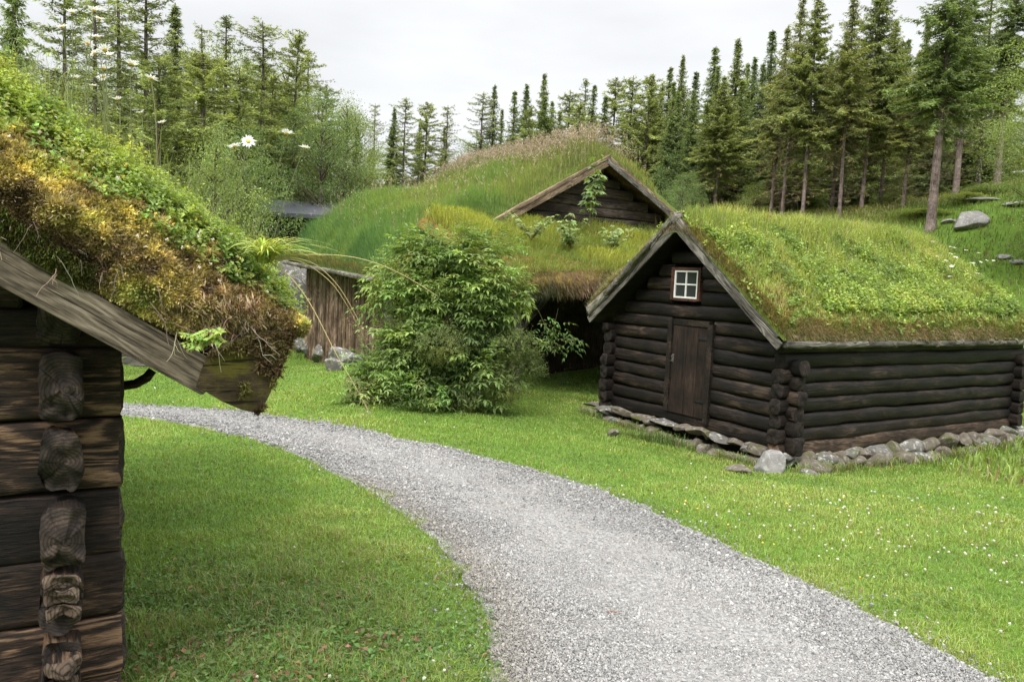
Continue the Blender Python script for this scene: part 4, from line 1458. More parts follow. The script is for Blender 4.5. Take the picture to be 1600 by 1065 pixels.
# golden moss by the front corner and along the edges
g = Geo()
x, t, p, nn = shed_sample(30000)
ed = edge_d(x, t)
f = fbm(p * 3.0, 3, 67)
kp = RNG.random(len(x)) < np.clip(1.0 - ed / (0.10 + 0.30 * np.clip(f + 0.1, 0, 1) * (1.2 - 0.25 * np.clip(x, 0, 4)).clip(0.3, 1)), 0, 1) * np.where(t > RT, 0.4, 1) + 0.75 * np.exp(-((x / 0.9) ** 2 + ((t - 0.25) / 0.5) ** 2)) * (f > -0.15)
p, nn, f = p[kp], nn[kp], f[kp]
tufts(g, p, nn, RNG.uniform(0.03, 0.055, len(p)), 6, pal(0.5 + f, [(0.2, (0.14, 0.10, 0.03)), (0.5, (0.29, 0.21, 0.045)), (0.85, (0.32, 0.29, 0.06))]), 0, 0.8)
tag(g.build('moss', M['moss'], S_TURF, smooth=False), kind='stuff')

SHM = np.array(Matrix.Translation((SX, SY, SZ)) @ Matrix.Rotation(math.radians(32), 4, 'Z'))
SHI = np.linalg.inv(SHM)
# daisies near the far right end of the shed roof (small in the picture: one mesh each)
SD = [(1480, 387, 'upper left'), (1472, 375, 'topmost'), (1455, 379, 'leftmost high'), (1487, 388, 'close pair'), (1464, 403, 'leftmost'), (1477, 397, ''), (1473, 409, ''), (1487, 416, ''),
      (1516, 413, 'biggest white'), (1527, 410, ''), (1528, 397, ''), (1537, 387, 'rightmost high'), (1550, 408, 'rightmost'), (1488, 402, ''), (1523, 428, 'lowest'), (1505, 392, ''), (1486, 434, 'lower left')]
for i, (px, py, word) in enumerate(SD):
    # sight line meets the turf
    lo = None
    d = at(px, py, 1.0) - EYE
    for Y in np.linspace(9.5, 17, 400):
        q = EYE + d * Y
        l = SHI[:3, :3] @ q + SHI[:3, 3]
        if l[2] - shed_top(l[0], l[1])[2] < 0.22:
            break
    base_l = shed_top(l[0], l[1])
    basew = SHM[:3, :3] @ base_l + SHM[:3, 3]
    g = Geo()
    hgt = 0.24
    tube(g, [(0, 0, -0.02), (0.004, 0.003, hgt * 0.5), (0, 0, hgt)], 0.003, 4, (0.13, 0.17, 0.05), 0)
    r = 0.062 if 'biggest' in word else RNG.uniform(0.040, 0.048)
    h_ = daisy_head(r, 0.25, 800 + i, 12)
    g.add(h_.V[0] + np.array([0, 0, hgt]), h_.T[0], (0.78, 0.78, 0.78), 0)
    V, F = ico(1)
    g.add(V * r * np.array([.3, .3, .15]) + np.array([0, 0, hgt + 0.004]), F, (0.75, 0.5, 0.02), 0)
    o = g.build('daisy', M['petal'], None, smooth=False, loc=tuple(basew), rot=(RNG.normal(0.25, 0.2), RNG.normal(0, 0.2), 0))
    tag(o, 'small %swhite daisy in the patch at the far end of the shed roof' % ((word.replace('biggest white', 'but biggest, ') + ' ') if word else '') if word else 'small white daisy inside the patch at the far end of the shed roof', 'daisy', 'daisies on the shed roof')

# foundation stones under the sill logs
def shed_world(x, y, z):
    return SHM[:3, :3] @ np.array([x, y, z]) + SHM[:3, 3]


def place_stone(x, y, size, seed, mat, nm='foundation_stone', lift=0.0):
    wp = shed_world(x, y, 0)
    zg = gz(wp[0], wp[1]) - SZ
    if lift == 0.0:
        hh = max(0.07, (0.03 - zg) * 0.5 * RNG.uniform(1.0, 1.25))
        size, lift = (size[0], size[1], hh), hh * 0.35
    o = stone_geo(size, seed, 4, 9, 0.05).build(nm, mat, SHED, loc=(x, y, zg + size[2] * 0.55 + lift), rot=(RNG.uniform(-.2, .2), RNG.uniform(-.2, .2), RNG.uniform(-0.5, 0.5)))
    return o


sd_ = 900
y = -0.15
while y < 3.9:                       # flat slabs under the gable sill
    wdt = RNG.uniform(0.18, 0.48)
    sd_ += 1
    wp = shed_world(-0.05, y + wdt / 2, 0)
    zg = gz(wp[0], wp[1]) - SZ
    stone_geo((RNG.uniform(.15, .22), wdt * 0.6, RNG.uniform(0.045, 0.075)), sd_, 4, 10, 0.05).build('foundation_stone', M['stone'] if RNG.random() < 0.5 else M['stone_warm'], SHED, loc=(-0.06 - RNG.uniform(0, 0.08), y + wdt / 2, -0.045 + RNG.uniform(-.02, .01)), rot=(RNG.uniform(-.12, .12), RNG.uniform(-.1, .15), RNG.uniform(-.3, .3)))
    y += wdt * 0.9
y = -0.2
while y < 3.9:                       # smaller rubble below them, half sunk in the grass
    wdt = RNG.uniform(0.12, 0.34)
    sd_ += 1
    wp = shed_world(-0.15, y + wdt / 2, 0)
    zg = gz(wp[0], wp[1]) - SZ
    stone_geo((RNG.uniform(.11, .2), wdt * 0.58, RNG.uniform(0.06, 0.11)), sd_, 4, 10, 0.05).build('foundation_stone', M['stone_warm'] if RNG.random() < 0.55 else M['stone'], SHED, loc=(-0.14 - RNG.uniform(0, 0.16), y + wdt / 2, zg + RNG.uniform(0.01, 0.07)), rot=(RNG.uniform(-.3, .3), RNG.uniform(-.3, .3), RNG.uniform(-.8, .8)))
    y += wdt * RNG.uniform(0.75, 1.25)
x = 0.05
while x < SL + 0.2:
    wdt = RNG.uniform(0.25, 0.72)
    sd_ += 1
    stone_geo((wdt * 0.60, RNG.uniform(.13, .19), RNG.uniform(0.09, 0.14)), sd_, 4, 4, 0.06).build('foundation_stone', M['stone_warm'] if RNG.random() < 0.6 else M['stone'], SHED, loc=(x + wdt / 2, -0.04 - RNG.uniform(0, 0.07), -0.155 + RNG.uniform(-.03, .01)), rot=(RNG.uniform(-.2, .1), RNG.uniform(-.12, .12), RNG.uniform(-.2, .2)))
    x += wdt * RNG.uniform(0.85, 1.05)
x = 0.1
while x < SL + 0.2:
    wdt = RNG.uniform(0.16, 0.5)
    sd_ += 1
    wp = shed_world(x + wdt / 2, -0.15, 0)
    zg = gz(wp[0], wp[1]) - SZ
    stone_geo((wdt * 0.58, RNG.uniform(.12, .2), RNG.uniform(0.09, 0.16)), sd_, 4, 4, 0.06).build('foundation_stone', M['stone_warm'] if RNG.random() < 0.6 else M['stone'], SHED, loc=(x + wdt / 2, -0.13 - RNG.uniform(0, 0.13), zg + RNG.uniform(0.0, 0.07)), rot=(RNG.uniform(-.35, .35), RNG.uniform(-.3, .3), RNG.uniform(-.7, .7)))
    x += wdt * RNG.uniform(0.8, 1.4)
g = Geo()
box(g, 0.15, SL - 0.1, 0.15, SW - 0.1, -0.5, -0.02)  # dark box added below the floor to block light behind the foundation stones
g.build('underfloor_light_block', M['dark_wall'], SHED, smooth=False)
place_stone(SL + 0.15, 0.05, (0.2, 0.3, 0.14), 985, M['stone'])
place_stone(-0.05, 3.65, (0.28, 0.25, 0.14), 986, M['stone'])
place_stone(0.1, 0.15, (0.3, 0.3, 0.15), 987, M['stone'])
log_geo(0.55, 0.13, 0.12, 988, 2.4, 0.08, 0.08, 16, chips=0.05).build('sill_stub', [M['pale_log'], M['pale_end']], SHED, loc=(SL + 0.12, -0.05, -0.10), rot=(0, 0.05, -0.15))


def loose_stone(px, py, size, seed, mat, label, sink=0.35, cuts=4):
    p = gpt(px, py)
    o = stone_geo(size, seed, 4, cuts, 0.035).build('stone', mat, loc=(p[0], p[1], p[2] + size[2] * (1 - sink)), rot=(RNG.uniform(-.15, .15), RNG.uniform(-.15, .15), RNG.uniform(0, 6)))
    return tag(o, label, 'stone')


loose_stone(1200, 739, (0.175, 0.16, 0.185), 1001, M['boulder'], 'pale rounded boulder set upright in front of the shed corner', 0.25, 1)
loose_stone(1261, 722, (0.09, 0.08, 0.08), 1002, M['stone'], 'small grey stone next to the log end under the shed corner')
loose_stone(1292, 727, (0.17, 0.12, 0.085), 1003, M['boulder'], 'flat pale stone lying before the long shed wall')
loose_stone(1268, 742, (0.12, 0.10, 0.05), 1004, M['stone'], 'low mossy stone sunk in the grass beside the upright boulder', 0.55)
loose_stone(1154, 738, (0.2, 0.14, 0.06), 1005, M['stone_warm'], 'flat tan stone sunk in the grass left of the upright boulder', 0.5)
loose_stone(958, 681, (0.10, 0.09, 0.07), 1006, M['stone_warm'], 'small brownish stone at the grass clump left of the shed door')

# ------------------------------------------------------------------ the turf-roofed barn
BX, BY, BZ = -2.771, 17.102, -0.38
BARN = thing('turf_barn', 'large old barn with tall grass growing all over its turf roof', 'barn', (BX, BY, BZ), math.radians(31))
BW, BL = 10.8, 6.5


def b_under(x, y):
    x, y = np.asarray(x, float), np.asarray(y, float)
    xs_ = [-0.5, 0.0, 2.72, 5.43, 8.2, 10.9, 11.4]
    zs_ = [1.84, 2.06, 3.46, 5.06, 3.70, 2.2, 1.9]
    return np.interp(x, xs_, zs_) + 0.045 * y * np.clip(1 - np.abs(x) / 5.4, 0, 1)


# side wall of upright boards
g = Geo()
y = 0.0
i = 0
while y < 6.3:
    wd_ = RNG.uniform(0.11, 0.20)
    zt = 2.04 + 0.045 * y
    tn = RNG.uniform(0.55, 1.35)
    cc = np.array([1, RNG.uniform(0.88, 1.0), RNG.uniform(0.78, 1.0)]) * tn
    dx = 0.018 if i % 2 else 0.0
    box(g, -0.03 - dx, 0.0 - dx, y, y + wd_ - 0.006, -0.16 - 0.09 * y + RNG.uniform(-0.05, 0.05), zt, cc, jit=0.003)
    if RNG.random() < 0.22:
        box(g, -0.055 - dx, -0.031 - dx, y + wd_ - 0.03, y + wd_ + 0.01, -0.15 - 0.09 * y, zt, np.array([1.9, 1.9, 1.95]), jit=0.003)
    y += wd_
    i += 1
g.build('side_wall', M['plank'], BARN, smooth=False)
g = Geo()
box(g, -0.08, 0.06, -0.09, 0.035, -0.2, 2.03, jit=0.01)
g.build('corner_post', M['grey_wood'], BARN, smooth=False)
g = Geo()
x = 0.07
while x < BW:
    wd_ = RNG.uniform(0.14, 0.24)
    tn = RNG.uniform(0.6, 1.6)
    box(g, x, x + wd_ - 0.008, -0.03 - 0.02 * RNG.random(), 0.0, -0.5, min(float(b_under(x, 0)), float(b_under(x + wd_, 0)), 3.2) - 0.02, np.array([1, .95, .9]) * tn, jit=0.003)
    x += wd_
g.build('porch_wall', M['plank_dark'], BARN, smooth=False)
g = Geo()
box(g, BW - 0.05, BW, 0.02, BL, -0.6, 2.0)
box(g, 0.1, BW - 0.1, BL - 0.2, BL - 0.15, -0.9, 1.7)
prism(g, [(0.1, 1.71), (BW - .1, 1.71), (5.43, 4.8)], BL - 0.2, BL - 0.15)
g.build('rear_wall', M['plank_dark'], BARN, smooth=False)
z = 3.22
k_ = 0
while z < 4.85:
    hh = RNG.uniform(0.22, 0.27)
    zt = z + hh
    xl_ = np.interp(zt, [2.06, 3.46, 5.06], [0, 2.72, 5.43]) + 0.06
    xr_ = np.interp(-zt, [-5.06, -3.70, -2.2], [5.43, 8.2, 10.9]) - 0.06
    if xr_ - xl_ < 0.15:
        break
    log_geo(xr_ - xl_, 0.16, hh * 1.02, 1100 + k_, 5.0, 0.04, 0.2, 14).build('gable_log', [M['barn_log'], M['log_end']], BARN, loc=(xl_, -0.07, z + hh / 2))
    z = zt
    k_ += 1
# roof boards and rake boards
xsR = np.array([-0.45, 0.0, 2.72, 5.43, 8.2, 10.9, 11.3])
g = Geo()
ysR = np.array([-0.55, BL * 0.5, BL + 0.45])
XX, YY = np.meshgrid(xsR, ysR, indexing='ij')
ZZ = b_under(XX, YY)
g.add(P3(XX, YY, ZZ), grid_faces(7, 3))
g.add(P3(XX, YY, ZZ + 0.08), grid_faces(7, 3))
b0 = g.n
e1_ = P3(xsR, -0.55, b_under(xsR, -0.55))
g.add(np.stack([e1_, e1_ + np.array([0, 0, .08])], 1).reshape(-1, 3), [(2 * i, 2 * i + 2, 2 * i + 3, 2 * i + 1) for i in range(6)])
e1_ = P3(-0.45, ysR, b_under(-0.45, ysR))
g.add(np.stack([e1_, e1_ + np.array([0, 0, .08])], 1).reshape(-1, 3), [(2 * i, 2 * i + 2, 2 * i + 3, 2 * i + 1) for i in range(2)])
g.build('roof_boards', M['plank'], BARN, smooth=False)


def rake_board(x0, z0, x1, z1, y, th, ht, mat, seed, rough=0.02, nm='rake_board'):
    L = math.hypot(x1 - x0, z1 - z0)
    o = log_geo(L, th, ht, seed, 8.0, rough, 0.15, 14, chips=0.06).build(nm, [mat, mat], BARN, loc=(x0, y, z0))
    o.rotation_euler = (0, -math.atan2(z1 - z0, x1 - x0), 0)
    return o


rake_board(0.1, 1.96, 5.46, 5.02, -0.58, 0.045, 0.15, M['tan_board'], 1201)
rake_board(0.1, 2.09, 5.46, 5.15, -0.56, 0.12, 0.09, M['tan_board'], 1202, 0.14, 'bark_edging')
rake_board(5.42, 5.03, 10.9, 2.12, -0.60, 0.045, 0.14, M['grey_wood'], 1203)
rake_board(5.42, 5.15, 10.9, 2.24, -0.56, 0.10, 0.08, M['tan_board'], 1204, 0.1, 'bark_edging')
ev = log_geo(BL + 0.9, 0.12, 0.12, 1205, 2.5, 0.05, 0.2, 14).build('eave_pole', [M['bark_slab'], M['pale_end']], BARN, loc=(-0.56, -0.5, 1.87), rot=(0, -0.042, PI / 2))
for j in range(8):
    yy = 0.15 + j * 0.8
    log_geo(0.45, 0.09, 0.09, 1210 + j, 2.5, 0.05, 0.1, 12).build('rafter_end', [M['barn_log'], M['log_end']], BARN, loc=(-0.42, yy, 1.80 + 0.045 * yy), rot=(0, -0.4, 0))


def barn_top(x, y):
    x, y = np.broadcast_arrays(np.asarray(x, float), np.asarray(y, float))
    sm = (b_under(x - .3, y) + b_under(x, y) * 2 + b_under(x + .3, y)) / 4
    ed = np.minimum(np.minimum(x + 0.5, 11.35 - x), np.minimum(y + 0.56, BL + 0.5 - y))
    e_ = np.sqrt(np.clip(ed / 0.35, 0, 1))
    q = P3(x, y, 0)
    sm = sm + 0.55 * np.exp(-((x - 1.5) / 1.4) ** 2) * np.clip(y / 5.5, 0, 1)
    return P3(x, y, sm + 0.04 + 0.26 * e_ + (0.10 * fbm(q * 0.9, 3, 71) + 0.04 * fbm(q * 4, 2, 72)) * e_)


xg, yg = np.linspace(-0.5, 11.35, 150), np.linspace(-0.56, BL + 0.5, 80)
XG, YG = np.meshgrid(xg, yg, indexing='ij')
g = Geo()
g.add(barn_top(XG, YG), grid_faces(len(xg), len(yg)))
B_TURF = g.build('roof_turf', M['turf_green'], BARN)
g = Geo()
n = 85000
x, y = RNG.uniform(-0.5, 7.2, n), RNG.uniform(-0.55, BL + 0.5, n)
kp = (x < 5.8) | (RNG.random(n) < 0.8)
x, y = x[kp], y[kp]
n = len(x)
p = barn_top(x, y)
f = fbm(P3(x, y) * 0.55, 3, 73)
f2 = fbm(P3(x, y) * 2.0, 3, 74)
q = np.clip(x / 5.4, 0, 1)
ed = np.minimum(y + 0.56, x + 0.5)
H = (0.44 + 0.28 * np.clip(f + f2 * 0.6, -0.6, 0.8) + 0.12 * q) * np.clip(0.22 + ed / 0.8, 0.22, 1) * RNG.uniform(0.6, 1.25, n)
blue = pal(0.5 + 0.9 * f + 0.35 * f2 - 0.25 * q, [(0.15, (0.22, 0.29, 0.065)), (0.45, (0.165, 0.275, 0.06)), (0.75, (0.115, 0.24, 0.07)), (1, (0.085, 0.20, 0.06))])
seedy = RNG.random(n) < np.clip(0.03 + 0.22 * (q - 0.5) + 0.2 * np.clip(f2, 0, 1) * q + 0.35 * np.clip(0.35 - ed, 0, 1), 0, 0.6)
blue[seedy] = shade((0.25, 0.20, 0.10), seedy.sum(), 0.2)
blue *= np.exp(RNG.normal(0, 0.16, (n, 1)))
azm = RNG.normal(PI * 1.05, 0.9, n)
blades(g, p - np.array([0, 0, .02]), H, RNG.uniform(0.009, 0.016, n), azm, np.abs(RNG.normal(0.25, 0.22, n)) + 0.35 * np.clip(f2, 0, 1), blue)
n = 2500
y = RNG.uniform(-0.5, BL + 0.5, n)
x = RNG.uniform(-0.5, -0.38, n)
blades(g, barn_top(x, y), RNG.uniform(0.08, 0.18, n), 0.012, RNG.normal(PI, 0.6, n), RNG.uniform(0.4, 1.0, n), shade((0.22, 0.20, 0.08), n, 0.3))
tag(g.build('tall_grass', M['grass'], B_TURF, smooth=False), kind='stuff')
# pinkish seed heads along the ridge and scattered down the slope
g = Geo()
n = 3600
x = np.where(RNG.random(n) < 0.85, RNG.normal(5.3, 0.65, n), RNG.uniform(0.3, 7, n))
y = RNG.uniform(-0.5, BL + 0.5, n)
sel = RNG.random(n) < 0.16
y[sel] = BL + 0.45 - np.abs(RNG.normal(0, 0.6, sel.sum()))
p = barn_top(x, y)
Hs = RNG.uniform(0.45, 0.85, n)
ln = RNG.normal(0, 0.10, (n, 2)) + np.array([-0.04, 0])
tips = p + P3(ln[:, 0], ln[:, 1], Hs)
blades(g, p, Hs, 0.006, np.arctan2(ln[:, 1], ln[:, 0]), np.hypot(ln[:, 0], ln[:, 1]) / Hs, shade((0.22, 0.18, 0.09), n, 0.2))
for j in range(7):
    diamonds(g, tips - P3(0, 0, RNG.uniform(-0.01, 0.15, n)), RNG.normal(0, 0.6, (n, 3)) + np.array([0, 0, 0.9]), RNG.normal(0, 1, (n, 3)), RNG.uniform(0.05, 0.10, n), 0.011, shade((0.31, 0.235, 0.16), n, 0.25))
tag(g.build('seed_heads', M['dry'], B_TURF, smooth=False), kind='stuff')

# lean-to roof over the porch
LX0, LX1, LD = 0.7, 10.2, 4.0


def lean_under(x, y):
    return 3.22 + y * 0.315 - 0.0 * x


g = Geo()
g.add([(LX0, -0.05, lean_under(0, 0)), (LX1, -0.05, lean_under(0, 0)), (LX1, -LD, lean_under(0, -LD)), (LX0, -LD, lean_under(0, -LD)),
       (LX0, -0.05, lean_under(0, 0) + .07), (LX1, -0.05, lean_under(0, 0) + .07), (LX1, -LD, lean_under(0, -LD) + .07), (LX0, -LD, lean_under(0, -LD) + .07)],
      [(0, 1, 2, 3), (4, 7, 6, 5), (0, 3, 7, 4), (1, 5, 6, 2), (2, 6, 7, 3)])
g.build('porch_roof_boards', M['plank_dark'], BARN, smooth=False)
for px_ in (1.15, 4.7, 9.4):
    wp = to_world(np.array([0, 0, 0]))
    g = Geo()
    tube(g, [(px_, -3.65, -0.3), (px_ + 0.02, -3.65, 0.6), (px_, -3.65, 1.95)], [0.11, 0.10, 0.10], 9, cap=True)
    g.build('porch_post', M['grey_wood'], BARN)
g = Geo()
tube(g, [(LX0 + .1, -3.65, 2.0), (LX1 - .1, -3.65, 2.0)], 0.09, 8, cap=True)
g.build('porch_beam', M['barn_log'], BARN)
g = Geo()
tube(g, [(1.18, -3.66, 1.05), (1.6, -3.66, 1.5), (2.0, -3.66, 1.95)], 0.05, 7, cap=True)
g.build('porch_brace', M['grey_wood'], BARN)


def lean_top(x, s):
    """s from 0 at the gable to 1 at the rounded eave edge and beyond to 1.25 hanging under it"""
    x, s = np.broadcast_arrays(np.asarray(x, float), np.asarray(s, float))
    ss = [0, 0.25, 0.6, 0.85, 1.0, 1.1, 1.18, 1.25]
    y = np.interp(s, ss, [-0.1, -1.1, -2.5, -3.5, -4.05, -4.28, -4.30, -4.15])
    h = np.interp(s, ss, [0.22, 0.25, 0.32, 0.36, 0.30, 0.10, -0.08, -0.16])
    z = lean_under(x, np.maximum(y, -4.05)) + h
    q = P3(x, y, z)
    droop = np.clip((s - 0.95) * 3, 0, 1) * 0.30 * fbm(P3(x * 1.1, 0 * x, 0 * x), 3, 77)
    bul = 0.20 * fbm(P3(x * 1.0, y * 1.0, 0 * x), 3, 75) + 0.05 * fbm(q * 5, 2, 76)
    en = np.sqrt(np.clip(np.minimum(x - LX0 + 0.15, LX1 + .1 - x) / 0.4, 0.0, 1))
    return q + P3(0, -0.4 * bul * np.clip(s, 0, 1), (bul + droop) * en - 0.3 * (1 - en))


xg, sg_ = np.linspace(LX0 - 0.15, LX1 + .1, 130), np.linspace(0, 1.25, 60)
XG, SG = np.meshgrid(xg, sg_, indexing='ij')
g = Geo()
g.add(lean_top(XG, SG), grid_faces(len(xg), len(sg_))[:, ::-1])
P_TURF = g.build('porch_turf', M['turf_soil'], BARN)


def lean_sample(n, s0, s1, x0=LX0, x1=9.0):
    x, s = RNG.uniform(x0, x1, n), RNG.uniform(s0, s1, n)
    p, nn = surf_normals(lean_top, x, s)
    nn = np.where((nn[:, 2:3] < -0.4), -nn, nn)
    return x, s, p, nn


g = Geo()
n = 34000
x, s, p, nn = lean_sample(n, 0, 1.02)
f = fbm(P3(x, s * 4) * 0.9, 3, 78)
c = pal(0.5 + f, [(0.15, (0.16, 0.23, 0.045)), (0.5, (0.23, 0.29, 0.05)), (0.85, (0.30, 0.33, 0.05))]) * np.exp(RNG.normal(0, 0.2, (n, 1)))
blades(g, p, RNG.uniform(0.07, 0.26, n) * (1 + f), RNG.uniform(0.008, 0.014, n), RNG.normal(-PI / 2, 1.1, n), RNG.uniform(0.2, 0.9, n), c)
# brown dead grass hanging over the front edge
n = 14000
x, s, p, nn = lean_sample(n, 0.99, 1.20)
wgt = 0.5 + 0.5 * np.exp(-((x - 3.4) / 1.4) ** 2)
cc = pal(0.5 + fbm(P3(x * 1.4, s * 3), 3, 79) + 0.5 * (wgt - 0.75), [(0.15, (0.05, 0.06, 0.014)), (0.42, (0.10, 0.08, 0.025)), (0.6, (0.20, 0.125, 0.065)), (0.9, (0.27, 0.18, 0.11))]) * np.exp(RNG.normal(0, 0.25, (n, 1)))
D = np.array([0, -0.35, -0.9]) + RNG.normal(0, 0.28, (n, 3))
diamonds(g, p + np.array([0, -0.01, 0.02]), D, RNG.normal(0, 1, (n, 3)), RNG.uniform(0.08, 0.24, n), 0.009, cc)
tag(g.build('porch_grass', M['grass'], P_TURF, smooth=False), kind='stuff')
g = Geo()
x, s, p, nn = lean_sample(9000, 0.55, 1.2)
f = fbm(P3(x * 0.8, s * 3), 3, 81)
kp = f > -0.05
p, nn, f = p[kp], nn[kp], f[kp]
tufts(g, p, nn, RNG.uniform(0.04, 0.08, len(p)), 6, pal(0.4 + f, [(0.2, (0.10, 0.10, 0.018)), (0.6, (0.19, 0.20, 0.028)), (0.9, (0.26, 0.28, 0.035))]), 0, 0.7)
tag(g.build('porch_moss', M['moss'], P_TURF, smooth=False), kind='stuff')
BRM = np.array(Matrix.Translation((BX, BY, BZ)) @ Matrix.Rotation(math.radians(31), 4, 'Z'))


def barn_world(p):
    return np.asarray(p) @ BRM[:3, :3].T + BRM[:3, 3]


# broad-leaved weeds and a maple sapling on the porch turf
def maple_leaves(geo, P, D, N, S, col):
    """five-lobed leaves from five pointed lobes"""
    D = unit(D)
    Sd = unit(np.cross(D, N))
    for a, k_ in ((0, 1.0), (0.75, 0.85), (-0.75, 0.85), (1.6, 0.55), (-1.6, 0.55)):
        leaves(geo, P, D * math.cos(a) + Sd * math.sin(a), N, S * k_, S * 0.5 * k_, col, 0, 0.05)


def leafy_plant(px, py, Y, h, nst, nleaf, S, col, nm, label, cat, group=None, spread=0.5, down=0.35, maple=True):
    p0 = at(px, py, Y)
    o = thing(nm, label, cat, tuple(p0), 0, group)
    gs, gl = Geo(), Geo()
    for i in range(nst):
        d = np.array([RNG.normal(0, spread), RNG.normal(-0.1, spread), 1.0])
        s = np.linspace(0, 1, 7)[:, None]
        hh = h * RNG.uniform(0.65, 1.0)
        q = d * s * hh + RNG.normal(0, 0.12, 3) * s ** 2 * hh
        tube(gs, q, np.linspace(0.008, 0.003, 7) * max(1, h), 5, (0.16, 0.14, 0.06))
        m = nleaf
        k_ = RNG.integers(2, 7, m)
        D = RNG.normal(0, 1, (m, 3)) * np.array([1, 1, 0.25])
        D = unit(D)
        st_ = q[k_]
        P_ = st_ + D * RNG.uniform(0.04, 0.14, (m, 1)) * max(0.6, h)
        leafD = D + np.array([0, 0, -down])
        NN = np.array([0, -0.25, 1.0]) + RNG.normal(0, 0.25, (m, 3))
        (maple_leaves if maple else lambda *a: leaves(a[0], a[1], a[2], a[3], a[4], a[4] * 0.5, a[5]))(gl, P_, leafD, NN, S * RNG.uniform(0.7, 1.2, m), shade(col, m, 0.2, 0.06))
    gs.build('stem', M['dry'], o)
    gl.build('leaf_cluster', M['leaf'], o, smooth=False)
    return o


leafy_plant(921, 350, 17.3, 1.35, 2, 34, 0.17, (0.15, 0.235, 0.05), 'maple_sapling', 'slender maple sapling with lobed leaves rising against the dark gable', 'sapling', None, 0.08, 0.5)
leafy_plant(892, 388, 16.2, 0.6, 11, 16, 0.10, (0.19, 0.28, 0.06), 'broad_leaf_weed', 'low bushy weed with broad leaves on the porch turf below the gable', 'weed')
leafy_plant(958, 390, 16.6, 0.45, 8, 14, 0.10, (0.21, 0.30, 0.07), 'broad_leaf_weed', 'small pale green weed on the porch turf near the shed peak', 'weed')
leafy_plant(830, 375, 16.0, 0.5, 9, 13, 0.095, (0.19, 0.26, 0.055), 'broad_leaf_weed', 'light green weed on the porch turf at the foot of the left gable board', 'weed')

# stones at the barn corner and the grey outcrop behind
for i, (px, py, sz_, lab) in enumerate([(470, 548, (0.28, 0.25, 0.25), 'pale lichen covered stone leftmost of the heap by the barn wall'), (484, 558, (0.25, 0.22, 0.22), 'angular grey stone in the heap by the barn wall, behind the dark one'),
                                        (505, 566, (0.34, 0.28, 0.27), 'dark mossy boulder, biggest of the heap by the barn wall'), (529, 570, (0.26, 0.24, 0.22), 'dark rounded stone right of the biggest one by the barn wall'),
                                        (520, 578, (0.2, 0.18, 0.12), 'low flat stone in front of the heap by the barn wall'), (545, 572, (0.25, 0.22, 0.18), 'small dark stone at the right end of the heap by the barn wall')]):
    loose_stone(px, py, sz_, 1300 + i, M['stone'], lab, 0.25)
oc = at(462, 470, 24.5)
o = stone_geo((0.9, 1.3, 1.35), 1320, 4, 9, 0.05).build('rock_outcrop', M['stone'], loc=(oc[0] - 0.25, oc[1] + 0.8, oc[2] - 0.35))
tag(o, 'tall grey rock face between the near roof and the end of the barn', 'rock')

# ------------------------------------------------------------------ elder shrub before the barn
def compound_leaves(geo, P, D, L, npair, lw, col, mi=0):
    """pinnate leaves: npair pairs of drooping leaflets and one at the tip"""
    n = len(P)
    D = unit(D)
    Sd = unit(np.cross(D, np.array([0, 0, 1.0])) + 1e-6)
    L = np.broadcast_to(L, (n,))
    for j in range(npair):
        s = 0.3 + 0.6 * j / max(1, npair - 1)
        base = P + D * (L * s)[:, None] + np.array([0, 0, -1.0]) * (L * 0.25 * s * s)[:, None]
        for sg in (-1, 1):
            leaves(geo, base, Sd * sg + D * 0.55 + np.array([0, 0, -0.25]) + RNG.normal(0, .15, (n, 3)), np.array([0, 0, 1.0]) + RNG.normal(0, .25, (n, 3)), L * 0.42 * RNG.uniform(.8, 1.15, n), L * lw, col * RNG.uniform(.85, 1.15, (n, 1)), mi)
    base = P + D * (L * 0.92)[:, None] + np.array([0, 0, -1.0]) * (L * 0.2)[:, None]
    leaves(geo, base, D + np.array([0, 0, -0.5]), np.array([0, 0, 1.0]) + RNG.normal(0, .2, (n, 3)), L * 0.45, L * lw * 1.1, col, mi)


def lobes_points(lobes, per_m2):
    """points through the outer part of a set of ellipsoid lobes, denser near their surface; also the outward direction"""
    PP, DD, K = [], [], []
    for i, (c, r) in enumerate(lobes):
        c, r = np.array(c, float), np.array(r, float)
        area = 4 * PI * ((r[0] * r[1]) ** 1.6 / 3 + (r[0] * r[2]) ** 1.6 / 3 + (r[1] * r[2]) ** 1.6 / 3) ** (1 / 1.6)
        n = int(area * per_m2)
        d = unit(RNG.normal(0, 1, (n, 3)))
        rad = np.where(RNG.random(n) < 0.7, RNG.uniform(0.75, 1.05, n), RNG.uniform(0.3, 0.8, n))
        q = d * rad[:, None]
        dent = 1 + 0.55 * fbm(d * 2.6 + i * 7.7, 3, 90 + i)
        p = c + q * r * dent[:, None]
        keep = np.ones(n, bool)
        for j, (c2, r2) in enumerate(lobes):
            if j != i:
                keep &= (((p - np.array(c2)) / np.array(r2)) ** 2).sum(1) > 0.35
        PP.append(p[keep]); DD.append(unit(d[keep] / r)); K.append(np.full(keep.sum(), i))
    return np.concatenate(PP), np.concatenate(DD), np.concatenate(K)


sb = gpt(690, 640)
EL = thing('elder_shrub', 'large dense green elder shrub growing in front of the barn wall', 'shrub', tuple(sb))
SM = 11.3 / 1200.0


def SL_(px, py, dep=0.0):
    q = at(px, py, sb[1] + 0.35 + dep) - sb
    return tuple(q)


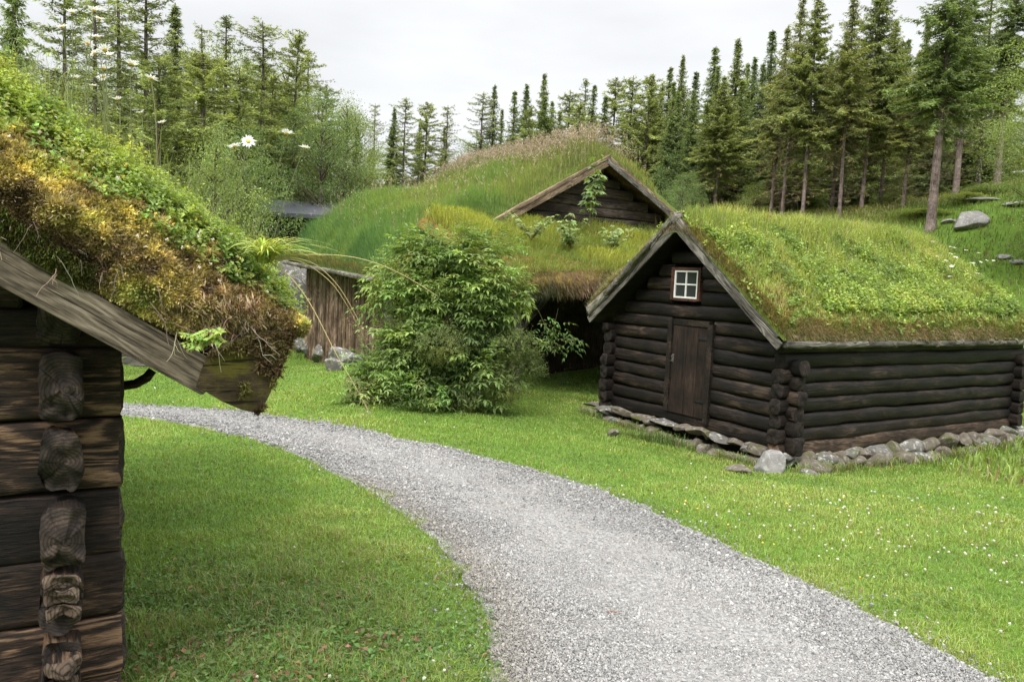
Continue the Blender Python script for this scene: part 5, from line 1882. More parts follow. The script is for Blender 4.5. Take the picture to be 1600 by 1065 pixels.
lob = [(SL_(705, 432, .35), (0.62, .6, 0.55)), (SL_(755, 430, .2), (0.5, .5, 0.5)), (SL_(690, 505, .3), (0.66, .7, 0.75)), (SL_(752, 495, .1), (0.40, .45, 0.42)), (SL_(622, 455, .3), (0.33, .4, 0.30)), (SL_(640, 540, .1), (0.45, .45, 0.36)),
       (SL_(640, 440, .5), (0.5, .5, 0.42)), (SL_(612, 600, 0), (0.55, .5, 0.36)), (SL_(690, 600, 0), (0.55, .5, 0.38)), (SL_(760, 585, -.1), (0.36, .4, 0.36)), (SL_(592, 592, .2), (0.28, .35, 0.28)),
       (SL_(648, 625, -.3), (0.42, .4, 0.22)), (SL_(800, 462, .3), (0.22, .3, 0.24)), (SL_(662, 392, .6), (0.42, .45, 0.26)), (SL_(740, 400, .5), (0.45, .45, 0.28)), (SL_(580, 615, .1), (0.25, .3, 0.2))]
p, d, kx = lobes_points(lob, 135)
zg = ground_z(p[:, 0] + sb[0], p[:, 1] + sb[1]) - sb[2]
kp = (p[:, 2] > zg + 0.04) & (fbm(p * 2.4, 2, 93) > -0.17)
p, d, kx = p[kp], d[kp], kx[kp]
n = len(p)
f = fbm(p * 1.8, 3, 95)
c = pal(0.5 + 0.9 * f + 0.12 * p[:, 2] / 2, [(0.1, (0.075, 0.135, 0.03)), (0.45, (0.125, 0.21, 0.042)), (0.72, (0.19, 0.29, 0.055)), (0.98, (0.28, 0.37, 0.065))]) * np.exp(RNG.normal(0, 0.2, (n, 1)))
g = Geo()
D = d * np.array([1, 1, 0.55]) + RNG.normal(0, 0.35, (n, 3)) + np.array([0, 0, -0.05])
compound_leaves(g, p - unit(D) * 0.08, D, RNG.uniform(0.20, 0.34, n), 3, 0.155, c)
# sprays of fresh leaves standing out beyond the mass
for i in range(150):
    c_, r_ = lob[RNG.integers(0, len(lob))]
    dd_ = unit(RNG.normal(0, 1, 3) * np.array([1, 1, 0.8]) + np.array([0, -0.3, 0.25]))
    b_ = np.array(c_) + dd_ * np.array(r_) * 0.9
    if b_[2] < 0.12:
        continue
    out_ = unit(dd_ + np.array([0, 0, 0.15]) + RNG.normal(0, .25, 3))
    m_ = 9
    pp_ = b_ + out_ * np.linspace(0, RNG.uniform(0.15, 0.5), m_)[:, None]
    compound_leaves(g, pp_, out_ * 0.6 + RNG.normal(0, 0.6, (m_, 3)) + np.array([0, 0, -0.1]), RNG.uniform(0.16, 0.27, m_), 3, 0.13, shade((0.15, 0.245, 0.042), 1, 0.22)[0] * np.ones((m_, 3)))
g.build('foliage', M['leaf'], EL, smooth=False)
lob2 = [(SL_(805, 545, -.15), (0.30, .3, 0.20)), (SL_(826, 572, -.1), (0.17, .22, 0.16)), (SL_(778, 600, -.3), (0.28, .25, 0.28)), (SL_(730, 625, -.35), (0.22, .2, 0.13)), (SL_(628, 520, 0), (0.26, .25, 0.16)), (SL_(690, 540, -.45), (0.35, .25, 0.2))]
p, d, kx = lobes_points([(c_, (r_[0] * 1.25, r_[1] * 1.2, r_[2] * 1.1)) for c_, r_ in lob2], 520)
n = len(p)
g = Geo()
shoots(g, p, unit(d + np.array([0, 0, -0.1]) + RNG.normal(0, .3, (n, 3))), RNG.uniform(0.08, 0.16, n), 9, 0.042, 0.016, pal(0.5 + fbm(p * 3, 2, 97), [(0.2, (0.09, 0.13, 0.028)), (0.7, (0.15, 0.19, 0.042)), (1, (0.22, 0.25, 0.06))]) * np.exp(RNG.normal(0, 0.25, (n, 1))), 0)
g.build('fine_foliage', M['leaf'], EL, smooth=False)
g = Geo()
for i in range(16):
    c0 = np.array([RNG.normal(0, 0.12), 0.3 + RNG.normal(0, .12), -0.05])
    tgt = np.array(lob[i % len(lob)][0]) + RNG.normal(0, .15, 3)
    s = np.linspace(0, 1, 9)[:, None]
    q = c0 + (tgt - c0) * s + np.array([0, 0, 0.3]) * (s * (1 - s))
    tube(g, q, np.linspace(0.028, 0.008, 9), 6, (0.9, .8, .7))
g.build('stems', M['bark'], EL)
ys_ = leafy_plant(860, 545, 14.0, 0.95, 2, 0, 0.1, (0.1, .18, .03), 'elder_sapling', 'young elder branch with fresh leaves hanging before the dark porch', 'sapling')
lf = [o for o in ys_.children if o.name.startswith('leaf')][0]
bpy.data.objects.remove(lf)
g = Geo()
base = np.array(ys_.location)
for px, py in ((845, 508), (862, 512), (878, 516), (890, 526), (855, 520), (870, 528), (885, 535), (850, 500)):
    n = 5
    P_ = at(px, py, 14.0) - base + RNG.normal(0, 0.05, (n, 3))
    compound_leaves(g, P_, P3(RNG.normal(0.6, 0.5, n), RNG.normal(-0.4, 0.4, n), RNG.normal(-0.2, 0.2, n)), RNG.uniform(0.2, 0.3, n), 3, 0.12, shade((0.10, 0.19, 0.035), n, 0.15))
g.build('leaf_cluster', M['leaf'], ys_, smooth=False)
sp = gpt(880, 600)
o = thing('elder_seedling', 'small leafy seedling low in the grass before the dark porch', 'seedling', tuple(sp))
g = Geo()
n = 16
P_ = RNG.normal(0, 0.10, (n, 3)) + np.array([0, 0, 0.16])
compound_leaves(g, P_, P3(RNG.normal(0, 1, n), RNG.normal(-0.4, 0.6, n), RNG.normal(0.1, 0.3, n)), RNG.uniform(0.16, 0.24, n), 3, 0.12, shade((0.07, 0.135, 0.025), n, 0.15))
g.build('leaf_cluster', M['leaf'], o, smooth=False)
g = Geo()
for i in range(4):
    tube(g, [(0, 0, -0.03), (RNG.normal(0, .05), RNG.normal(0, .05), 0.2)], [0.006, 0.003], 5, (0.2, .18, .08))
g.build('stem', M['dry'], o)


# ------------------------------------------------------------------ lawn
def blocked(x, y):
    """inside a building's footprint"""
    P = np.stack([x, y, np.zeros_like(x)], -1)
    a = (P - np.array([SX, SY, 0])) @ SHM[:3, :3]
    r = (a[:, 0] > -0.1) & (a[:, 0] < SL + .1) & (a[:, 1] > -0.1) & (a[:, 1] < SW + .1)
    a = (P - np.array([BX, BY, 0])) @ BRM[:3, :3]
    r |= (a[:, 0] > 0) & (a[:, 0] < BW) & (a[:, 1] > 0) & (a[:, 1] < BL)
    a = (P - np.array([-1.438, 2.82, 0])) @ CABW[:3, :3]
    r |= (a[:, 0] > -4.3) & (a[:, 0] < -0.14) & (a[:, 1] > 0.05) & (a[:, 1] < 4.3)
    return r


xs, ys, rs = [], [], []
for n, r0, r1, md, hf in ((180000, 1.6, 4.2, 'area', 1.1), (560000, 4.2, 26.0, 'log', 0.96)):
    x, y, r = wedge(n, r0, r1, md, hf)
    kp = ~on_path(x + 0.10 * RNG.normal(0, 1, len(x)) * (RNG.random(len(x)) < .45), y, 0.16) & ~blocked(x, y)
    xs.append(x[kp]); ys.append(y[kp]); rs.append(r[kp])
x, y, r = map(np.concatenate, (xs, ys, rs))
n = len(x)
P = P3(x, y, ground_z(x, y) - 0.004)
f = fbm(P3(x, y) * 0.9, 3, 101)
f2 = fbm(P3(x, y) * 3.5, 3, 102)
f3 = fbm(P3(x, y) * 0.3, 2, 103)
H = (0.038 + 0.016 * f2 + 0.008 * f) * RNG.uniform(0.55, 1.4, n)
# longer tufts by the near cabin and against walls, shorter by the path
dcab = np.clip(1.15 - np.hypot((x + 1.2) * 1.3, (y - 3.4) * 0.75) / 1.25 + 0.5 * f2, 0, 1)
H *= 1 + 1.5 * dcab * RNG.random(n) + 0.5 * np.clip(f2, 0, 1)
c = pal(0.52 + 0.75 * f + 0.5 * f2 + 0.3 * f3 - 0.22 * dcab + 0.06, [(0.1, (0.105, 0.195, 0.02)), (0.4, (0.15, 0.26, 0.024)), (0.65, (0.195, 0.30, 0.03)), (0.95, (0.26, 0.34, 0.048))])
c *= np.exp(RNG.normal(0, 0.2, (n, 1))) * np.exp(RNG.normal(0, 0.07, (n, 3)))
dry = RNG.random(n) < 0.04 + 0.12 * np.clip(f3 + f * .5, 0, 1) + 0.18 * dcab
c[dry] = shade((0.24, 0.18, 0.08), dry.sum(), 0.25)
near = on_path(x + RNG.normal(0, .12, n), y + RNG.normal(0, .12, n), 0.1)
c[near] = c[near] * 0.5 + np.array([0.16, 0.15, 0.05]) * 0.5
g = Geo()
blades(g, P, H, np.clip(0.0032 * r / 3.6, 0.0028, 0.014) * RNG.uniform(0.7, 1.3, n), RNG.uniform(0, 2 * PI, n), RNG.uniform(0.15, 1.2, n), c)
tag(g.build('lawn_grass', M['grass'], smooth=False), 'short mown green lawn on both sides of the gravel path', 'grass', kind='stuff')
# clover and weed leaves in the lawn
g = Geo()
x, y, r = wedge(90000, 2.5, 9, 'log', 0.7)
f = fbm(P3(x, y) * 1.6, 3, 104)
dcab = np.clip(1.3 - np.hypot(x + 1.15, y - 3.3) / 1.4, 0, 1)
kp = ~on_path(x, y, 0.02) & ~blocked(x, y) & (RNG.random(len(x)) < np.clip(f * 1.2, 0.02, .5) + dcab * 0.6)
x, y = x[kp], y[kp]
n = len(x)
dcab = dcab[kp]
P = P3(x, y, ground_z(x, y) + RNG.uniform(0.008, 0.04, n))
c = shade((0.085, 0.17, 0.024), n, 0.25)
br = RNG.random(n) < 0.03 + 0.28 * dcab * (fbm(P * 3.5, 2, 105) > 0.05)
c[br] = shade((0.20, 0.11, 0.05), br.sum(), 0.3)
sz = RNG.uniform(0.014, 0.028, n) * (1 + 0.5 * dcab)
leaves(g, P, P3(RNG.normal(0, 1, n), RNG.normal(0, 1, n), RNG.normal(0.15, 0.3, n)), P3(RNG.normal(0, .3, n), RNG.normal(0, .3, n), 1.0), sz, sz * 0.65, c)
tag(g.build('lawn_weeds', M['leaf'], smooth=False), 'clover and small weed leaves growing among the lawn grass', 'weeds', kind='stuff')
# white clover heads, thickest at the right front; a few buttercups
g = Geo()
V, F = ico(1)
x, y, r = wedge(9000, 3.0, 15, 'log', 0.7)
f = fbm(P3(x, y) * 0.8, 3, 106)
wgt = np.exp(-(((x - 3.5) / 1.4) ** 2 + ((y - 5.4) / 1.6) ** 2)) * 0.62 + 0.010 + 0.05 * ((x < -1.2) & (y > 10))
kp = ~on_path(x, y, 0.02) & ~blocked(x, y) & (RNG.random(len(x)) < wgt * np.clip(0.8 + 3.2 * f, 0, 3))
x, y, r = x[kp], y[kp], r[kp]
n = len(x)
rad = RNG.uniform(0.0065, 0.0105, n) * np.clip(r / 6, 0.9, 1.5)
VV = V[None] * (rad[:, None, None] * np.array([1, 1, 0.9])) * RNG.uniform(0.75, 1.2, (n, len(V), 1)) + P3(x, y, ground_z(x, y) + RNG.uniform(0.035, 0.06, n))[:, None]
yel = RNG.random(n) < 0.10
cc = np.where(yel[:, None], np.array([0.7, 0.5, 0.02]), np.array([0.62, 0.60, 0.50]) * RNG.uniform(0.75, 1.1, (n, 1)))
g.add(VV.reshape(-1, 3), (np.arange(n)[:, None, None] * len(V) + F[None]).reshape(-1, 3), np.repeat(cc, len(V), 0))
tag(g.build('clover_flowers', M['petal'], smooth=False), 'white clover heads dotted over the lawn beside the path', 'clover flowers', kind='stuff')
# rough grass of the slopes behind and to the right
g = Geo()
n = 110000
x, y = RNG.uniform(6, 34, n), RNG.uniform(8, 40, n)
x2, y2 = RNG.uniform(-22, 14, 60000), RNG.uniform(22, 36, 60000)
x, y = np.concatenate([x, x2]), np.concatenate([y, y2])
kp = ~blocked(x, y) & (np.abs(x) < y * 0.76)
x, y = x[kp], y[kp]
n = len(x)
f = fbm(P3(x, y) * 0.35, 3, 108)
f2 = fbm(P3(x, y) * 1.5, 3, 109)
bare = (f2 > 0.22) & (x > 15)
sh_ = np.clip((y - 26 - 0.1 * x) / 4, 0, 1)
c = pal(0.5 + f + 0.4 * f2, [(0.1, (0.125, 0.205, 0.028)), (0.5, (0.19, 0.28, 0.036)), (0.9, (0.26, 0.31, 0.055))]) * np.exp(RNG.normal(0, 0.2, (n, 1)))
brn = RNG.random(n) < 0.15 + 0.35 * sh_
c[brn] = shade((0.17, 0.13, 0.06), brn.sum(), 0.25)
kp = ~bare | (RNG.random(n) < 0.25)
P = P3(x, y, ground_z(x, y) - 0.02)
blades(g, P[kp], (RNG.uniform(0.10, 0.26, n) * (1 + 0.9 * sh_))[kp], RNG.uniform(0.014, 0.03, n)[kp], RNG.uniform(0, 2 * PI, kp.sum()), RNG.uniform(0.2, 0.9, kp.sum()), c[kp])
tag(g.build('meadow_grass', M['grass'], smooth=False), 'rough taller grass on the slope behind the log shed and barn', 'grass', kind='stuff')

# longer unmown grass at the foot of the shed walls
n = 5200
al = RNG.random(n) < 0.42
lx = np.where(al, -0.34 - np.abs(RNG.normal(0, 0.08, n)), RNG.uniform(-0.3, 6.4, n))
ly = np.where(al, RNG.uniform(-0.3, 4.0, n), -0.30 - np.abs(RNG.normal(0, 0.09, n)))
wp = P3(lx, ly, 0) @ SHM[:3, :3].T + SHM[:3, 3]
keep = fbm(wp * np.array([2.2, 2.2, 0]), 2, 111) > -0.12
wp = wp[keep]
wp[:, 2] = ground_z(wp[:, 0], wp[:, 1]) - 0.01
n = len(wp)
g = Geo()
cc = shade((0.16, 0.25, 0.04), n, 0.25)
dr = RNG.random(n) < 0.22
cc[dr] = shade((0.30, 0.22, 0.11), dr.sum(), 0.3)
blades(g, wp, RNG.uniform(0.06, 0.2, n), RNG.uniform(0.005, 0.009, n), RNG.uniform(0, 2 * PI, n), RNG.uniform(0.2, 1.0, n), cc)
tag(g.build('edge_grass', M['grass'], smooth=False), 'longer ragged grass along the foundation stones of the log shed', 'grass', kind='stuff')

# grass clump and fern by the shed
for px, py, nb, hh, lab in ((1010, 688, 500, 0.22, 'grassy mound left of the shed door below the foundation stones'), (1320, 722, 160, 0.2, 'small bright fern like clump by the stones of the long shed wall')):
    p0 = gpt(px, py)
    g = Geo()
    n = nb
    q = P3(RNG.normal(0, 0.26 if nb > 200 else 0.07, n), RNG.normal(0, 0.10 if nb > 200 else 0.05, n), -0.01)
    blades(g, q, RNG.uniform(0.4, 1, n) * hh, RNG.uniform(0.006, 0.011, n), RNG.uniform(0, 2 * PI, n), RNG.uniform(0.3, 1.0, n), shade((0.12, 0.18, 0.035) if nb > 200 else (0.18, 0.27, 0.03), n))
    tag(g.build('grass_clump', M['grass'], smooth=False, loc=tuple(p0)), lab, 'grass clump')
# broad-leaved plant in the near lawn
p0 = gpt(430, 1035)
g = Geo()
n = 26
an = RNG.uniform(0, 2 * PI, n)
leaves(g, RNG.normal(0, 0.03, (n, 3)) * np.array([1, 1, 0]), P3(np.cos(an), np.sin(an), RNG.uniform(0.15, 0.9, n)), np.repeat(np.array([[0, 0, 1.0]]), n, 0), RNG.uniform(0.05, 0.1, n), 0.024, shade((0.10, 0.20, 0.035), n, 0.15))
tag(g.build('plantain', M['leaf'], smooth=False, loc=tuple(p0)), 'broad leaved plant low in the near lawn at the left of the path', 'plant')
# reddish twig on the path
p0 = gpt(955, 965)
g = Geo()
tube(g, [(-0.035, 0, 0.012), (0.0, 0.006, 0.016), (0.04, -0.004, 0.013)], [0.003, 0.004, 0.002], 6, (0.25, 0.10, 0.06), cap=True)
tag(g.build('twig', M['dry'], loc=(p0[0], p0[1], p0[2] + 0.02)), 'short reddish twig lying on the gravel path', 'twig')

# ------------------------------------------------------------------ rocks on the right slope
for px, py, Y, sz_, lab in [(1515, 345, 25.0, (0.5, 0.4, 0.36), 'pale rounded boulder at the foot of the tall bare pine trunk'), (1538, 313, 27.5, (0.5, 0.4, 0.10), 'flat pale rock at the top of the slope under the birch'),
                            (1484, 345, 26.0, (0.28, 0.3, 0.14), 'low brown rock between the pine trunk and the pale boulder'), (1578, 350, 22.5, (0.22, 0.2, 0.08), 'small grey stone in the bare strip of the right slope'),
                            (1598, 350, 22.0, (0.25, 0.2, 0.10), 'grey stone at the right edge of the bare slope'), (1592, 318, 26.0, (0.6, 0.4, 0.08), 'long flat stone at the upper right edge of the slope')]:
    q = at(px, py, Y)
    zz = gz(q[0], q[1])
    tag(stone_geo(sz_, int(px), 4, 7, 0.04).build('stone', M['boulder'], loc=(q[0], q[1], zz + sz_[2] * (0.25 if sz_[2] > 0.2 else -0.1))), lab, 'stone')

# ------------------------------------------------------------------ dark-roofed house and pale planks
hb = at(432, 338, 33.0)
HOUSE = thing('house', 'long low house with flat dark roof, half hidden behind the barn', 'house', (hb[0], hb[1], gz(hb[0], hb[1])), math.radians(8))
hz = hb[2] - gz(hb[0], hb[1])
g = Geo()
prism(g, [(-2.2, hz - 0.02), (8.2, hz - 0.02), (8.2, hz + 0.14), (-2.2, hz + 0.14)], -0.4, 0.0)
prism(g, [(-2.2, hz + 0.0), (8.2, hz + 0.0), (8.2, hz + 0.13), (-2.2, hz + 0.13)], 0.003, 0.01)
b_ = g.n
g.add([(-2.2, -0.4, hz + .142), (8.2, -0.4, hz + .142), (8.2, 3.2, hz + 0.95), (-2.2, 3.2, hz + .95), (-2.2, 6.8, hz + .142), (8.2, 6.8, hz + .142)], [(0, 1, 2, 3), (3, 2, 5, 4)])
g.build('roof', M['dark_roof'], HOUSE, smooth=False)
g = Geo()
box(g, -1.8, 7.8, 0.25, 6.4, -0.8, hz - 0.03)
g.build('wall', M['dark_wall'], HOUSE, smooth=False)
for i in range(4):
    g = Geo()
    box(g, -1.2 + i * 2.2, 0.1 + i * 2.2, 0.2, 0.247, hz - 0.75, hz - 0.25)
    wi = g.build('window', M['grey_wood'], HOUSE, smooth=False)
    g = Geo()
    box(g, -1.12 + i * 2.2, 0.02 + i * 2.2, 0.19, 0.198, hz - 0.68, hz - 0.32)
    g.build('pane', M['glass'], wi, smooth=False)
pb = at(250, 582, 19.0)
PF = thing('plank_barrier', 'low barrier of weathered grey planks on the lawn behind the near cabin', 'fence', (pb[0], pb[1], pb[2]), math.radians(8))
for i, (z0, z1) in enumerate(((0.0, 0.16), (0.17, 0.37), (0.38, 0.56), (0.57, 0.74))):
    g = Geo()
    box(g, -2.6, -0.05 + 0.05 * (i % 2), -0.03 - 0.05 * (i == 0), 0.03, z0, z1, np.array([1, 1, 1]) * (0.95, 1.3, 1.1, 1.3)[i], jit=0.012)
    g.build('plank', M['grey_wood'], PF, smooth=False)
for xx in (-0.25, -1.3, -2.4):
    g = Geo()
    box(g, xx - 0.06, xx + 0.06, 0.035, 0.14, -0.4, 0.78, jit=0.006)
    g.build('post', M['grey_wood'], PF, smooth=False)


# ------------------------------------------------------------------ trees
def trunk_tube(g, H, r0, bend, sides=9, n=14, col=(1, 1, 1), top=0.02):
    s = np.linspace(0, 1, n)
    q = P3(bend[0] * np.sin(s * 2.2) * s, bend[1] * np.sin(s * 2.7) * s, s * H - 0.3 * (1 - s))
    rr = r0 * (1 - s) ** 0.8 + top
    rr[0] *= 1.25
    tube(g, q, rr, sides, col)
    return lambda z: P3(np.interp(z, s * H, q[:, 0]), np.interp(z, s * H, q[:, 1]), z)


def conifer(seed, H, R, c0, kind, col, r0=0.17, dens=1.0, dead=0.0, bark='bark', low=0.0):
    """low: how far sparse hanging boughs reach below the crown base (fraction of the height)"""
    global RNG
    keep_rng = RNG
    RNG = np.random.default_rng(seed)
    gt_, gc = Geo(), Geo()
    cen = trunk_tube(gt_, H, r0, RNG.normal(0, 0.12, 2))
    z = (c0 - low) * H
    step = {'spruce': 0.27, 'larch': 0.30}[kind]
    P_, D_, L_2, C_ = [], [], [], []
    while z < H - 0.12:
        q = (z - c0 * H) / (H * (1 - c0))
        sparse = q < 0
        qq = max(q, 0)
        if kind == 'spruce':
            prof = (1 - qq) ** 1.12 * min(1.0, 0.7 + 2.2 * qq) * 1.06
            nb, el = RNG.integers(4, 7), 0.50 * qq - 0.22 * (1 - qq)
        else:
            prof = (1 - qq) ** 0.5 * min(1.0, 0.5 + 2 * qq) * RNG.uniform(0.55, 1.15)
            nb, el = RNG.integers(2, 5), 0.22 * qq + 0.05 + RNG.normal(0, 0.12)
        if sparse:
            nb = RNG.integers(1, 3)
        a0 = RNG.uniform(0, 2 * PI)
        for b in range(nb):
            L = R * prof * RNG.uniform(0.5, 1.2) + 0.07
            L *= 0.8 + 0.45 * float(vnoise(np.array([[math.cos(a0 + b) * 1.5, math.sin(a0 + b) * 1.5, z * 0.7]]), seed)[0]) + 0.1
            az_ = a0 + b * 2 * PI / nb + RNG.normal(0, 0.35)
            m = max(3, int(L / 0.10 * dens * (0.6 if sparse else 1)))
            s = np.linspace(0.15, 1, m)
            dirh = np.array([math.cos(az_), math.sin(az_), 0])
            e2_ = el + RNG.normal(0, 0.2)
            droop = {'spruce': -0.42, 'larch': -0.16}[kind] * L * RNG.uniform(0.5, 1.6)
            upt = {'spruce': 0.28, 'larch': 0.16}[kind] * L
            base = cen(np.array([z + RNG.normal(0, 0.07)]))[0]
            pts = base + dirh * (L * s * math.cos(e2_))[:, None] + np.array([0, 0, 1]) * (L * s * math.sin(e2_) + droop * s + upt * s ** 3)[:, None]
            if L > 0.4:
                tube(gt_, np.array([base, pts[m // 2], pts[-1]]), [0.009 + 0.009 * L, 0.006 + 0.004 * L, 0.003], 3, (0.7, .65, .6))
            side = np.array([-dirh[1], dirh[0], 0])
            tone_ = RNG.normal(0, 0.2)
            for sg in ((-1, 1, 0, 2) if kind == 'spruce' else (-1, 1, 0, 2, -1, 1)):
                d_ = dirh * RNG.uniform(0.3, 1.0, (m, 1)) + side * (sg if sg != 2 else 0) * RNG.uniform(0.5, 1.2, (m, 1)) + RNG.normal(0, 0.28, (m, 3))
                if kind == 'spruce':
                    d_[:, 2] += -0.35 if sg != 2 else -1.1
                else:
                    d_[:, 2] += -0.25 if sg != 2 else 0.3
                l_ = (0.13 + 0.26 * L * (1 - s) ** 0.7 * 0.55 + 0.04) * RNG.uniform(0.5, 1.3, m)
                if kind == 'larch':
                    l_ = RNG.uniform(0.08, 0.24, m)
                P_.append(pts + RNG.normal(0, 0.04, (m, 3))); D_.append(d_)
                L_2.append(l_)
                C_.append(np.full(m, tone_))
        z += step * RNG.uniform(0.6, 1.3) * (0.6 + 0.4 * (1 - qq))
    P_, D_, L_2, C_ = np.concatenate(P_), np.concatenate(D_), np.concatenate(L_2), np.concatenate(C_)
    n = len(P_)
    cc = np.asarray(col) * np.exp(C_ + RNG.normal(0, 0.2, n))[:, None] * np.exp(0.4 * fbm(P_ * 0.9, 2, seed))[:, None]
    for a in (-0.55, -0.1, 0.4):
        dd = unit(D_)
        ss = unit(np.cross(dd, np.array([0, 0, 1.0])))
        d2_ = dd * math.cos(a) + ss * math.sin(a) + RNG.normal(0, 0.16, (n, 3))
        diamonds(gc, P_ + RNG.normal(0, 0.015, (n, 3)), d2_, P3(RNG.normal(0, .6, n), RNG.normal(0, .6, n), 1.0), L_2 * RNG.uniform(.6, 1.15, n), L_2 * (0.14 if kind != 'larch' else 0.12) + 0.013, cc * RNG.uniform(.8, 1.2, (n, 1)))
    nd = int(dead * c0 * H * 7)
    for i in range(nd):
        zz = RNG.uniform(0.05, 1.0) ** 0.6 * c0 * H * 1.1
        az_ = RNG.uniform(0, 2 * PI)
        L = RNG.uniform(0.3, 1.4) * R * 0.55
        d_ = np.array([math.cos(az_), math.sin(az_), 0])
        b_ = cen(np.array([zz]))[0]
        q = np.array([b_, b_ + d_ * L * 0.5 + np.array([0, 0, -0.04]), b_ + d_ * L + np.array([0, 0, -0.25 * L])])
        tube(gt_, q, [0.011, 0.008, 0.003], 3, (0.9, .85, .75))
        for j in range(4):
            e_ = q[1] + (q[2] - q[1]) * RNG.random()
            tube(gt_, np.array([e_, e_ + RNG.normal(0, 0.22, 3) - np.array([0, 0, .14])]), [0.005, 0.002], 3, (0.9, .85, .75))
        if RNG.random() < 0.4:
            k_ = 14
            diamonds(gc, q[1] + (q[2] - q[1]) * RNG.random((k_, 1)), RNG.normal(0, 1, (k_, 3)) + d_ - np.array([0, 0, .5]), RNG.normal(0, 1, (k_, 3)), RNG.uniform(.12, .3, k_), 0.035, np.asarray(col) * np.array([1.2, .9, 1]) * np.ones((k_, 1)))
    RNG = keep_rng
    return gt_.mesh('trunk', M[bark]), gc.mesh('crown', M['needle'], smooth=False)


def broadleaf(seed, H, R, c0, col, ncl=150, nl=75, ls=0.11, r0=0.14):
    global RNG
    keep_rng = RNG
    RNG = np.random.default_rng(seed)
    gt_, gc = Geo(), Geo()
    cen = trunk_tube(gt_, H * 0.9, r0, RNG.normal(0, 0.3, 2))
    C = []
    while len(C) < ncl:
        p = RNG.uniform(-1, 1, 3)
        rr = np.linalg.norm(p)
        if 0.35 < rr < 1 and RNG.random() < rr ** 1.5:
            dent = 1 + 0.5 * float(fbm(p[None] * 1.6 + seed, 2, seed)[0])
            w_ = 1 - 0.45 * max(0, p[2])
            C.append(np.array([p[0] * R * w_ * dent, p[1] * R * w_ * dent, H * (c0 + (1 - c0) * 0.5) + p[2] * H * (1 - c0) * 0.5 * min(dent, 1.1)]))
    C = np.array(C)
    for c_ in C[::3]:
        zb_ = max(c0 * H * 0.7, c_[2] - np.hypot(c_[0], c_[1]) * 0.8)
        b_ = cen(np.array([min(zb_, H * 0.85)]))[0]
        tube(gt_, np.array([b_, (b_ + c_) / 2 + RNG.normal(0, .1, 3), c_]), [0.05, 0.03, 0.008], 4, (0.8, .75, .7))
    n = ncl * nl
    p = np.repeat(C, nl, 0) + np.clip(RNG.normal(0, 1, (n, 3)), -1.5, 1.5) * np.array([0.34, 0.34, 0.22]) * R * 0.42
    D = RNG.normal(0, 1, (n, 3)) + unit(p - np.array([0, 0, H * 0.55])) * 0.5 + np.array([0, 0, -0.3])
    cl = np.repeat(np.exp(RNG.normal(0, 0.22, (ncl, 1))), nl, 0)
    leaves(gc, p, D, P3(RNG.normal(0, .5, n), RNG.normal(0, .5, n), 1.0), ls * RNG.uniform(.7, 1.3, n), ls * 0.6, np.asarray(col) * cl * np.exp(RNG.normal(0, 0.2, (n, 1))))
    RNG = keep_rng
    return gt_.mesh('trunk', M['bark']), gc.mesh('crown', M['leaf'], smooth=False)


DG, MG, YG_, LG = (0.135, 0.194, 0.061), (0.199, 0.248, 0.072), (0.291, 0.342, 0.116), (0.256, 0.315, 0.113)
TM = {
    'dark': [conifer(2001, 12, 2.6, 0.04, 'spruce', DG), conifer(2002, 12, 2.4, 0.08, 'spruce', (0.149, 0.208, 0.075)), conifer(2003, 12, 3.0, 0.04, 'spruce', (0.156, 0.214, 0.064)), conifer(2004, 12, 2.1, 0.04, 'spruce', (0.170, 0.221, 0.080), 0.17, 0.8)],
    'mid': [conifer(2011, 13, 2.8, 0.14, 'spruce', MG, dead=1), conifer(2012, 13, 2.5, 0.2, 'spruce', (0.213, 0.261, 0.080), dead=1), conifer(2013, 13, 3.1, 0.1, 'spruce', (0.185, 0.241, 0.072), 0.17, 0.85, dead=1)],
    'bare': [conifer(2021, 16, 3.1, 0.38, 'spruce', (0.220, 0.261, 0.075), 0.115, dead=2.2, bark='bark_pink', low=0.10), conifer(2022, 16, 2.6, 0.43, 'spruce', (0.241, 0.268, 0.081), 0.105, 0.75, dead=2.4, bark='bark_pink', low=0.12), conifer(2023, 16, 3.4, 0.37, 'spruce', (0.199, 0.248, 0.072), 0.125, dead=2.0, bark='bark_pink', low=0.10), conifer(2024, 16, 2.4, 0.46, 'spruce', (0.213, 0.255, 0.087), 0.10, 0.6, dead=2.4, bark='bark_pink', low=0.14)],
    'thin': [conifer(2031, 12, 2.4, 0.15, 'larch', (0.199, 0.248, 0.102), 0.10, 0.65, dead=.8), conifer(2032, 12, 2.8, 0.12, 'larch', (0.220, 0.268, 0.102), 0.11, 0.75, dead=.8), conifer(2033, 12, 1.9, 0.2, 'spruce', (0.170, 0.221, 0.087), 0.10, 0.7, dead=1), conifer(2034, 12, 2.6, 0.2, 'larch', (0.213, 0.248, 0.109), 0.11, 0.5, dead=1)],
    'larch': [conifer(2041, 11, 3.1, 0.04, 'larch', YG_, 0.12, 1.4), conifer(2042, 11, 2.8, 0.06, 'larch', LG, 0.12, 1.3)],
    'broad': [broadleaf(2051, 9, 3.0, 0.02, (0.206, 0.281, 0.072), 190, 80), broadleaf(2052, 9, 2.6, 0.02, (0.234, 0.302, 0.080), 190, 80), broadleaf(2053, 9, 2.9, 0.02, (0.135, 0.214, 0.061), 200, 80)],
    'birch': [broadleaf(2061, 11, 2.6, 0.10, (0.20, 0.27, 0.07), 260, 230, 0.062, 0.07)],
    'pine': [conifer(2071, 17, 3.2, 0.44, 'spruce', (0.163, 0.228, 0.075), 0.2, 1.0, dead=1.6, bark='bark_pink', low=0.08)],
}
